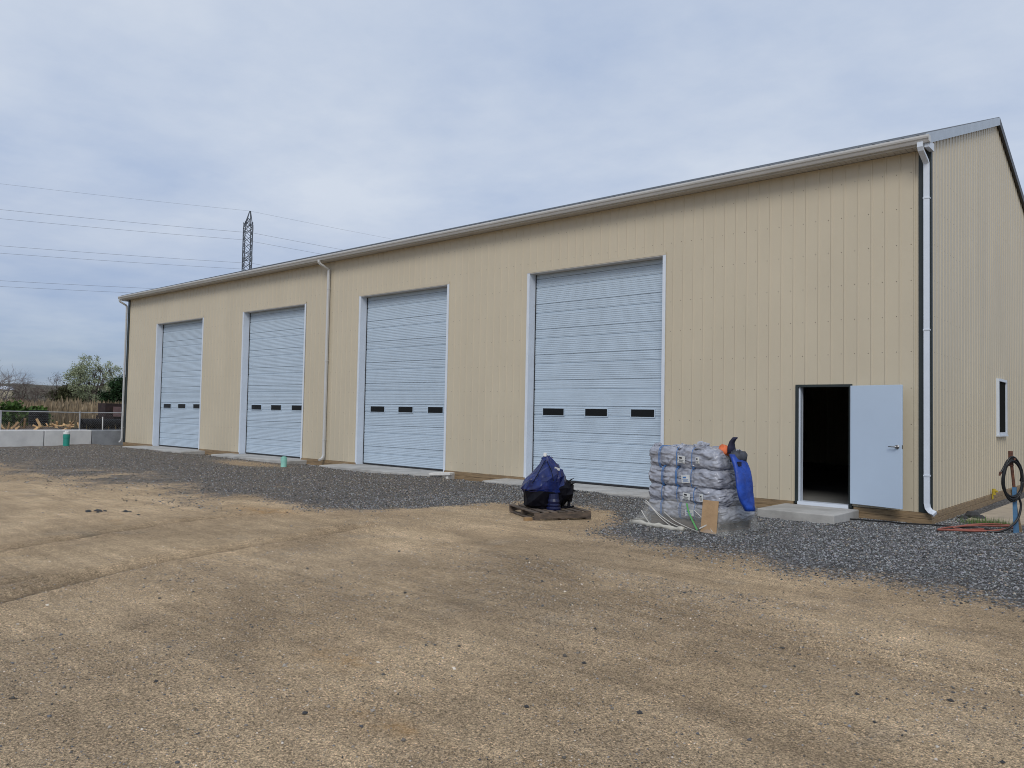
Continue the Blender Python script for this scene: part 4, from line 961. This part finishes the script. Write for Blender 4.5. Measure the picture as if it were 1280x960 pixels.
# grass tuft
bv, bf = [], []
for q in range(420):
    x = .66+random.gauss(0, .18); y = .92+random.gauss(0, .22); g0 = float(gheight(x, y)); hgt = random.uniform(.04, .13); an = random.uniform(0, 6.28); dx, dy = math.cos(an), math.sin(an); ln = random.uniform(0, .06)
    o_ = len(bv); bv += [(x-dy*.005, y+dx*.005, g0-.01), (x+dy*.005, y-dx*.005, g0-.01), (x+dx*ln, y+dy*ln, g0+hgt)]; bf.append((o_, o_+1, o_+2))
mb = MB(); mb.v = bv; mb.f = bf; tag(mb.build('grass_tuft', 'grass'), 'low green grass growing at the edge of the concrete pad', 'grass', kind='stuff')

# ------------------------------------------------------------------ blocks, fence and scrap at the far end
BX0 = -33.2
ends = [-6.33, -4.45, -2.58, -.72, 1.15]
blab = ['pale concrete barrier block two along from the capped green pipe', 'pale concrete barrier block beside the one behind the green pipe', 'pale concrete barrier block directly behind the capped green pipe', 'darker grey concrete barrier block next to the building corner']
for i, (y0, y1) in enumerate(zip(ends[:-1], ends[1:])):
    dx = random.uniform(-.03, .03); mb = MB(); mb.box(BX0+dx, BX0+.66+dx, y0+.012, y1-.012, GZ-.06, GZ+.67+random.uniform(-.012, .012))
    o = mb.build('concrete_block', 'block' if i < 3 else mat('dark_block', (.34, .355, .375), .9, vscale=2, col2=(.20, .21, .225), bump=.5, bscale=25), None, bevel=.03, off=Vector((BX0+.33, (y0+y1)/2, GZ)))
    tag(o, blab[i], 'concrete block', 'barrier blocks in a row')
FX = -36.5
fc = thing('chain_link_fence', 'low galvanised chain link fence behind the concrete blocks', 'fence', (FX, 0, GZ))
MB().tube([(FX, -9, 1.20), (FX, -3.2, 1.205), (FX, .2, 1.185), (FX, 3.6, 1.21), (FX, 9, 1.21)], .024, 8).build('top_rail', 'galvpipe', fc)
for y in (-6.2, -3.05+.0-.0, .2, 3.4, 6.6): MB().tube([(FX+.02, y, GZ-.2), (FX+.02, y, 1.24)], .032, 8).build('fence_post', 'galvpipe', fc)
mb = MB(); yy = -9.0
while yy < 9:
    for s in (1, -1):
        a_, b_ = (FX+.04, yy, GZ+.02), (FX+.04, yy+s*1.38, 1.18)
        mb.tube([a_, b_], .0013, 3, cap=False)
    yy += .085
tag(mb.build('chain_mesh', 'galvpipe', fc), kind='stuff')
# scrap timber
random.seed(12)
for q in range(80):
    y = random.choice([random.gauss(-1.75, .45), random.gauss(-.35, .55), random.gauss(.65, .5)]); x = -39+random.uniform(-1.2, 1.2)
    ln = random.uniform(.2, .95); tilt = random.uniform(.0, .95); an = random.uniform(0, 6.28)
    ax = Vector((math.cos(an)*math.cos(tilt), math.sin(an)*math.cos(tilt), math.sin(tilt))); ay = ax.orthogonal().normalized(); az = ax.cross(ay)
    base = GZ+random.uniform(.1, .72)*max(0, 1-abs(x+39)/1.8); c = Vector((x, y, base))+ax*ln/2
    o = MB().obox(c, ax, ay, az, ln/2, random.uniform(.02, .06), random.uniform(.015, .045)).build('timber_scrap', 'newwood', None, off=Vector((x, y, base)))
    tag(o, 'splintered tan timber scrap in the heap behind the chain link fence', 'timber', 'heap of scrap timber')
# ground heap under the scrap
mb = MB(); mb.rings([[(-39+2.0*rr*math.cos(2*math.pi*k/24), -.5+3.0*rr*math.sin(2*math.pi*k/24), GZ-.05+zz_+.06*math.sin(k*2.7)) for k in range(24)] for zz_, rr in ((0, 1.1), (.32, .92), (.58, .6), (.68, .2))])
tag(mb.build('debris_heap', mat('debris_soil', (.13, .085, .05), .95, vscale=3, col2=(.03, .022, .018), bump=.8, bscale=10), None, off=Vector((-39, -.5, GZ))), 'brown heap of soil and bark under the scrap timber', 'heap')
# black ribbed drum stack
rs = []
for q in range(25):
    z = GZ+q*.06; rr = .42+(.03 if q % 2 else 0); rs.append([(-41.2+rr*math.cos(2*math.pi*k/20), -.05+rr*math.sin(2*math.pi*k/20)*1.02, z) for k in range(20)])
tag(MB().rings(rs).build('ribbed_pipe', 'blackpipe', None, off=Vector((-41.2, -.05, GZ))), 'upright black ribbed pipe section behind the timber heap', 'pipe')
for i, (x, z, y0, y1, r) in enumerate(((-38.2, GZ+.30, .1, 6.2, .30), (-38.8, GZ+.30, .5, 6.4, .30), (-38.5, GZ+.80, 1.0, 6.0, .28))):
    mb = MB(); n = 18; rs = []
    for y, rr in ((y0, r), (y1, r), (y1, r*.86), (y0, r*.86)): rs.append([(x+rr*math.cos(2*math.pi*k/n), y, z+rr*math.sin(2*math.pi*k/n)) for k in range(n)])
    mb.rings(rs, cap=False); nq = len(mb.v)//4
    for k in range(n): mb.f.append((3*n+k, 3*n+(k+1) % n, (k+1) % n, k))
    tag(mb.build('black_pipe', 'blackpipe', None, smooth=False, off=Vector((x, (y0+y1)/2, GZ))), ['thick black plastic pipe lying lowest, beside the fence', 'thick black plastic pipe lying lowest, away from the fence', 'thick black plastic pipe resting on top of two others'][i], 'pipe', 'black plastic pipes')
mb2 = MB(); mb2.tube([(-37.75,1.75,GZ-.1),(-37.75,1.72,.98)], .028, 6); tag(mb2.build('white_stake', 'pvcwhite', None, off=Vector((-37.75,1.75,GZ))), 'short white stake standing between the black pipes and fence', 'stake')
mc2 = thing('rusty_hopper', 'dark rusty steel hopper standing behind the black pipes', 'hopper', (-42.6, 4.0, GZ))
mb = MB(); mb.rings([[(-42.6+sx*hx2, 4.0+sy*hy2, zz_) for sx, sy in ((-1,-1),(1,-1),(1,1),(-1,1))] for zz_, hx2, hy2 in ((.55,.4,.3),(.95,.5,.45),(1.62,.52,.47),(1.68,.52,.47))]); mb.build('bin', 'rustbox', mc2)
for sx in (-1, 1):
    for sy in (-1, 1): MB().tube([(-42.6+sx*.5, 4+sy*.5, GZ-.05), (-42.6+sx*.5, 4+sy*.5, 1.0)], .05, 4).build('leg', 'rustbox', mc2)
MB().box(-42.09, -42.03, 3.95, 4.35, .95, 1.5).build('side_plate', mat('pinkish_rust', (.16, .10, .10), .8, .2, 5), mc2)

# ------------------------------------------------------------------ vegetation
def leaf_cloud(cens, rads, n, size, seed, shell=.5):
    """leaf quads spread through clumps"""
    rg = np.random.default_rng(seed); cens = np.array(cens); rads = np.array(rads)
    wts = (rads.prod(1))**.75; wts /= wts.sum(); ci = rg.choice(len(cens), n, p=wts)
    dirs = rg.normal(size=(n, 3)); dirs /= np.linalg.norm(dirs, axis=1)[:, None]
    rad = rg.uniform(0, 1, n)**.42; rad *= 1+.18*rg.normal(size=n)
    c = cens[ci]+dirs*rads[ci]*rad[:, None]
    a = rg.normal(size=(n, 3)); a /= np.linalg.norm(a, axis=1)[:, None]; b = np.cross(a, rg.normal(size=(n, 3))); b /= np.linalg.norm(b, axis=1)[:, None]
    s = size*rg.uniform(.55, 1.4, n)[:, None]
    v = np.stack([c-a*s, c-b*s*.55, c+a*s, c+b*s*.55], 1).reshape(-1, 3)
    return v, np.arange(4*n).reshape(n, 4)
def branches(base, height, spread, seed, levels=4, rad=.14, forks=3, upw=.35, lens=.55):
    rd = random.Random(seed); mb = MB(); tips = []
    def grow(p, d, ln, r, lv):
        pts = [p]; q = p; dd = d.copy()
        for s in range(3):
            dd = (dd+Vector((rd.gauss(0, .13), rd.gauss(0, .13), rd.gauss(0, .08)+.04*upw))).normalized(); q = q+dd*ln/3; pts.append(q)
        mb.tube(pts, [r, r*.86, r*.74, r*.6], 5 if lv < 2 else 3, cap=False)
        if lv >= levels: tips.append(q); return
        nf = forks+(1 if rd.random() < .4 else 0)
        for k in range(nf):
            ax = dd.orthogonal().normalized(); ax.rotate(Matrix.Rotation(rd.uniform(0, 6.28), 3, dd))
            nd = (dd*rd.uniform(.6, 1.1)+ax*rd.uniform(.35, .9)*spread+Vector((0, 0, upw*.4))).normalized()
            st = pts[rd.choice((2, 3, 3))] if lv else pts[rd.choice((2, 3))]
            grow(st, nd, ln*rd.uniform(lens*.85, lens*1.3), r*rd.uniform(.42, .6), lv+1)
    grow(Vector(base), Vector((rd.gauss(0, .05), rd.gauss(0, .05), 1)).normalized(), height*.34, rad, 0)
    return mb, tips
def tree(name, label, x, y, height, seed, bark, leaf=None, nleaf=0, lsize=.1, levels=4, spread=1., forks=3, rad=.12, clump=.5, group=None, upw=.35, lens=.62):
    g0 = float(gheight(x, y)); t = thing(name, label, 'tree', (x, y, g0), group)
    mb, tips = branches((x, y, g0-.15), height, spread, seed, levels, rad, forks, upw, lens)
    zt = max(p.z for p in tips)-g0; s = height/zt
    mb.v = [(x+(v[0]-x)*s, y+(v[1]-y)*s, g0-.15+(v[2]-g0+.15)*s) for v in mb.v]
    tips = [Vector((x+(p.x-x)*s, y+(p.y-y)*s, g0+(p.z-g0)*s)) for p in tips]
    mb.build('trunk', bark, t)
    if leaf:
        rd = random.Random(seed); sel = tips
        v, f = leaf_cloud([tuple(p) for p in sel], [(clump*rd.uniform(.5, 1.2),)*2+(clump*rd.uniform(.4, .9),) for _ in sel], nleaf, lsize, seed)
        o = np_mesh('crown', v-np.array((x, y, g0)), f, leaf); o.parent = t
    return t
def round_tree(name, label, x, y, height, rx, rz, seed, bark, leaf, nleaf, lsize, nclump=110, clump=.5, trunk=.16, fork=.28):
    g0 = float(gheight(x, y)); t = thing(name, label, 'tree', (x, y, g0)); rd = random.Random(seed); mb = MB()
    cz = g0+height-rz; forkp = Vector((x, y, g0+height*fork)); cs, rs = [], []
    mb.tube([(x, y, g0-.2), (x+.05, y, g0+height*fork*.5), forkp], [trunk, trunk*.85, trunk*.8], 7)
    mains = []
    for k in range(9):
        an = k*.698+rd.uniform(-.3, .3); q = rd.uniform(.25, .6); e = Vector((x+rx*q*math.cos(an), y+rx*q*math.sin(an), cz+rz*rd.uniform(-.25, .5)))
        m_ = forkp.lerp(e, .5)+Vector((0, 0, .15)); mb.tube([forkp, m_, e], [trunk*.55, trunk*.36, trunk*.2], 5, cap=False); mains.append(e)
    while len(cs) < nclump:
        v = Vector((rd.uniform(-1, 1), rd.uniform(-1, 1), rd.uniform(-.85, 1)))
        if v.length > 1 or v.length < .35: continue
        v *= 1+.12*mnoise.noise(v*2.3+Vector((seed, 0, 0)))
        c = Vector((x+v.x*rx, y+v.y*rx, cz+v.z*rz)); b0 = min(mains, key=lambda q: (q-c).length)
        mb.tube([b0, b0.lerp(c, .5)+Vector((0, 0, .06)), c, c+(c-b0).normalized()*clump*.8], [trunk*.18, trunk*.11, trunk*.06, trunk*.03], 3, cap=False)
        cs.append(tuple(c)); r0 = clump*rd.uniform(.55, 1.2); rs.append((r0, r0, r0*.75))
    mb.build('trunk', bark, t)
    v, f = leaf_cloud(cs, rs, nleaf, lsize, seed); o = np_mesh('crown', v-np.array((x, y, g0)), f, leaf); o.parent = t
    return t
def shrub(name, label, x, y, wx_, wy_, h, seed, leaf, n, size, group=None):
    g0 = float(gheight(x, y)); t = thing(name, label, 'shrub', (x, y, g0), group); rd = random.Random(seed)
    cs, rs = [], []
    for k in range(26):
        an = rd.uniform(0, 6.28); q = rd.uniform(0, 1)**.6; hh = h*rd.uniform(.18, .86)*(1-.45*q*q)
        cs.append((x+wx_*q*math.cos(an), y+wy_*q*math.sin(an), g0+hh)); rs.append((wx_*rd.uniform(.16, .34), wy_*rd.uniform(.16, .34), h*rd.uniform(.1, .2)))
    v, f = leaf_cloud(cs, rs, n, size, seed); o = np_mesh('foliage', v-np.array((x, y, g0)), f, leaf); o.parent = t
    mb = MB()
    for c in cs[::2]: mb.tube([(x+rd.gauss(0, .15), y+rd.gauss(0, .15), g0-.1), ((x+c[0])/2, (y+c[1])/2, g0+(c[2]-g0)*.55), c], [.05, .03, .012], 4, cap=False)
    mb.build('stems', 'bark', t)
    return t
def ground_at(bearing, D):
    """a spot on the ground D metres from the camera position, bearing in degrees counter-clockwise from +X"""
    return 3.35+math.cos(R(bearing))*D, -14.29+math.sin(R(bearing))*D
x, y = ground_at(159.27, 78); round_tree('flowering_tree', 'pale green budding tree, the tallest and roundest beyond the reeds', x, y, 6.15, 2.2, 2.15, 5, 'bark', 'leaf_pale', 10000, .062, nclump=130, clump=.42)
x, y = ground_at(157.65, 70); round_tree('evergreen_tree', 'dense dark green tree beside the building corner', x, y, 3.9, 1.6, 1.7, 8, 'bark', 'leaf_dark', 9000, .09, nclump=70, clump=.5)
x, y = ground_at(164.86, 64); tree('bare_tree', 'bare grey tree with long upswept limbs above the green shrub', x, y, 5.6, 3, 'barkgrey', None, levels=5, spread=1.1, forks=3, rad=.16, lens=.7)
for i, (brg, D, hh, sd_, lab) in enumerate(((163.25, 92, 4.6, 14, 'bare brown twiggy tree standing between the green shrub and the ridge'), (161.41, 88, 4.9, 16, 'bare twiggy grey tree close beside the pale budding tree'), (162.27, 120, 4.8, 19, 'smaller bare tree far back on the scrub field'), (166.17, 95, 6.5, 23, 'bare brown tree far along the scrub field'))):
    x, y = ground_at(brg, D); tree('bare_tree', lab, x, y, hh, sd_, 'twig', 'twig', 1100, .04, levels=5, spread=1.25, forks=3, rad=.12, clump=.35, lens=.66)
for (brg, D, wx_, h, sd_, lf, nn, lab) in ((163.71, 51, 2.1, 2.15, 1, 'leaf_green', 7000, 'bright green leafy shrub spreading beside the reeds'), (165.5, 55, 2.8, 2.6, 2, 'leaf_green', 5000, 'tall green shrub at the far edge of the reeds'),
     (160.21, 82, 2.6, 4.2, 3, 'leaf_olive', 5000, 'olive shrub at the foot of the pale budding tree'), (158.44, 80, 2.5, 3.3, 4, 'leaf_olive', 5000, 'olive green thicket between the budding tree and the dark tree'),
     (161.75, 88, 3.6, 2.9, 5, 'twig', 5500, 'brown leafless thicket behind the reeds'), (162.78, 100, 3.8, 2.9, 6, 'twig', 4500, 'brown scrub thicket behind the green shrub'), (160.79, 96, 3.4, 3.8, 7, 'leaf_olive', 4500, 'dull green thicket behind the bare grey tree'),
     (163.87, 110, 5, 2.9, 8, 'twig', 4500, 'wide brown thicket under the ridge'), (159.27, 110, 5, 3.8, 9, 'leaf_olive', 4500, 'wide olive thicket behind the pale budding tree'), (166.37, 100, 6, 3.6, 10, 'twig', 4500, 'long brown thicket at the end of the scrub field'), (157.09, 90, 5, 3.8, 11, 'leaf_olive', 4000, 'olive thicket behind the dark tree'), (162.36, 140, 7, 5.2, 12, 'leaf_olive', 4500, 'broad dark thicket at the back of the scrub field'), (157.79, 140, 8, 5, 13, 'twig', 4500, 'broad brown thicket at the back behind the building'), (70, 90, 6, 3.6, 31, 'twig', 4000, 'brown thicket far behind the gable end'), (58, 105, 8, 4.4, 32, 'leaf_olive', 4500, 'long olive thicket far beyond the concrete pad'), (80, 110, 7, 4.6, 33, 'leaf_olive', 4500, 'olive thicket far behind the rear of the building'), (45, 95, 7, 3.4, 34, 'twig', 4000, 'long brown thicket far past the hose stand'), (30, 110, 8, 4.0, 35, 'leaf_olive', 4000, 'olive thicket at the edge of the open ground')):
    x, y = ground_at(brg, D); shrub('scrub_shrub', lab, x, y, wx_, wx_*.8, h, sd_, lf, nn, .10 if lf != 'twig' else .075)
# reeds
rg = np.random.default_rng(5); n = 7500
bg_ = np.radians(rg.uniform(156.61, 167.9, n)); D = rg.uniform(54, 70, n); rxx = 3.35+np.cos(bg_)*D; ryy = -14.29+np.sin(bg_)*D
hh = rg.uniform(1.1, 2.05, n)*(.75+.5*fbm(rxx*.25, ryy*.25, 3, 61)); an = rg.uniform(0, 6.28, n); lean = rg.uniform(0, .22, n)*hh; wd = rg.uniform(.010, .02, n)
dx, dy = np.cos(an), np.sin(an); z0 = np.full(n, GZ-.05)
Vv = np.stack([np.c_[rxx-dy*wd, ryy+dx*wd, z0], np.c_[rxx+dy*wd, ryy-dx*wd, z0], np.c_[rxx+dx*lean*.6+dy*wd, ryy+dy*lean*.6-dx*wd, z0+hh*.8], np.c_[rxx+dx*lean*.6-dy*wd, ryy+dy*lean*.6+dx*wd, z0+hh*.8],
               np.c_[rxx+dx*lean*.62-dy*.045, ryy+dy*lean*.62+dx*.045, z0+hh*.86], np.c_[rxx+dx*lean*.55, ryy+dy*lean*.55, z0+hh*.76], np.c_[rxx+dx*lean*.62+dy*.045, ryy+dy*lean*.62-dx*.045, z0+hh*.88], np.c_[rxx+dx*lean*1.05, ryy+dy*lean*1.05, z0+hh*1.03]], 1).reshape(-1, 3)
f0 = np.arange(n)[:, None]*8; Ff = np.concatenate([f0+np.array([0, 1, 2, 3]), f0+np.array([4, 5, 6, 7])])
tag(np_mesh('reeds', Vv, Ff, 'reed', kind='stuff'), 'tall dry tan reeds beyond the fence', 'reeds')
# rough field growth
n = 9000; bg_ = np.radians(rg.uniform(155.89, 168.64, n)); D = 44+rg.uniform(0, 1, n)**1.5*110; rxx = 3.35+np.cos(bg_)*D; ryy = -14.29+np.sin(bg_)*D
hh = rg.uniform(.3, .9, n)*(.5+D/80); an = rg.uniform(0, 6.28, n); dx, dy = np.cos(an), np.sin(an); wd = rg.uniform(.03, .10, n); z0 = np.full(n, GZ-.05)
Vv = np.stack([np.c_[rxx-dy*wd, ryy+dx*wd, z0], np.c_[rxx+dy*wd, ryy-dx*wd, z0], np.c_[rxx+dx*.2, ryy+dy*.2, z0+hh]], 1).reshape(-1, 3)
tag(np_mesh('rough_grass', Vv, np.arange(3*n).reshape(n, 3), 'fieldgrass', kind='stuff'), 'rough brown green growth on the scrub field', 'grass')
# far white shed on the ridge
x, y = ground_at(164.24, 430); sh = thing('farm_shed', 'distant low shed with a pale roof below the wooded ridge', 'building', (x, y, GZ))
MB().box(x-3, x+3, y-3.5, y+3.5, GZ-1, 8.6).build('wall', 'beige', sh); mb = MB(); mb.add([(x+3.5,y-4,8.6),(x+3.5,y+4,8.6),(x,y+4,10.2),(x,y-4,10.2),(x-3.5,y-4,8.6),(x-3.5,y+4,8.6)], [(0,1,2,3),(3,2,5,4),(0,3,4),(1,5,2)]); mb.build('roof', 'white_trim', sh)

# ------------------------------------------------------------------ transmission line
TX, TY = -118.03, 55.29; TH = 35.3
tw = thing('transmission_tower', 'narrow steel lattice transmission tower rising behind the roof', 'tower', (TX, TY, GZ))
la = Vector((.28, .96, 0)).normalized(); pa = Vector((la.y, -la.x, 0))       # line direction / cross-arm direction
def TP(a, b, z): return Vector((TX, TY, z))+pa*a+la*b
leg = MB(); 
wz = lambda z: (.62 if z > 14 else .62+(14-z)*.09)
for sa in (-1, 1):
    for sb_ in (-1, 1):
        mb = MB(); mb.tube([TP(sa*wz(GZ), sb_*wz(GZ), GZ-.3), TP(.62*sa, .62*sb_, 14), TP(.62*sa, .62*sb_, 32.4)], .085, 4); mb.tube([TP(.62*sa, .62*sb_, 32.4), TP(.06*sa, .06*sb_+.25, TH)], .07, 4); mb.build('leg', 'towersteel', tw)
mb = MB(); z = GZ
while z < 32.2:
    st_ = 1.15 if z >= 13.5 else 2.8
    a_, b_ = wz(z), wz(z+st_)
    for s in (-1, 1):
        mb.tube([TP(s*a_, -a_, z), TP(s*b_, b_, z+st_)], .05, 3); mb.tube([TP(s*a_, a_, z), TP(s*b_, -b_, z+st_)], .05, 3)
        mb.tube([TP(-a_, s*a_, z), TP(b_, s*b_, z+st_)], .05, 3); mb.tube([TP(a_, s*a_, z), TP(-b_, s*b_, z+st_)], .05, 3)
    z += st_
for s in (-1, 1): mb.tube([TP(s*.62, -.62, 32.4), TP(0, .3, 34)], .05, 3); mb.tube([TP(-.62, s*.62, 32.4), TP(.3, 0, 34)], .05, 3)
mb.build('lattice_bracing', 'towersteel', tw)
LV = [30.9, 25.8, 20.9]; att = [(0, TH, 0)]
for z in LV:
    za_ = z+1.3
    for s in (-1, 1):
        mb = MB(); e = TP(s*3.2, 0, za_)
        for q in (-1, 1): mb.tube([TP(s*.62, q*.62, za_), e], .06, 3); mb.tube([TP(s*.62, q*.62, za_+1.1), e], .05, 3); mb.tube([TP(s*1.9, q*.31, za_), TP(s*1.9, q*.31, za_+.55)], .04, 3)
        mb.build('cross_arm', 'towersteel', tw)
        MB().tube([e, TP(s*3.2, 0, z+.7), TP(s*3.2, 0, z)], [.09, .12, .09], 6).build('insulator', 'towersteel', tw)
        att.append((s*3.2, z, 1))
dl = Vector((-.223, -.975, 0)); dr = Vector((.34, .94, 0)); SPAN = 230
for i, (a, z, lv) in enumerate(att):
    p0 = TP(a, 0, z); pts = []
    for dirv, sg in ((dl, -1), (dr, 1)):
        end = p0+dirv*SPAN; q = []
        for k in range(41):
            f = k/40; p = p0.lerp(end, f); p.z = z-4*4.0*f*(1-f); q.append(p)
        pts = (q[::-1] if sg < 0 else pts+q[1:])
    lab = 'overhead ground wire strung from the tip of the lattice tower' if not lv else ['', 'power line on the top cross arm', 'power line on the top cross arm', 'power line on the middle cross arm', 'power line on the middle cross arm', 'power line on the lowest cross arm', 'power line on the lowest cross arm'][i]+(' pointing away from the roof' if a < 0 else ' pointing towards the roof')
    mb = MB(); mb.tube(pts, (.019 if lv else .013), 4, cap=False)
    tag(mb.build('power_line', 'wire', None, off=p0), lab, 'power line', 'wires of the transmission line')
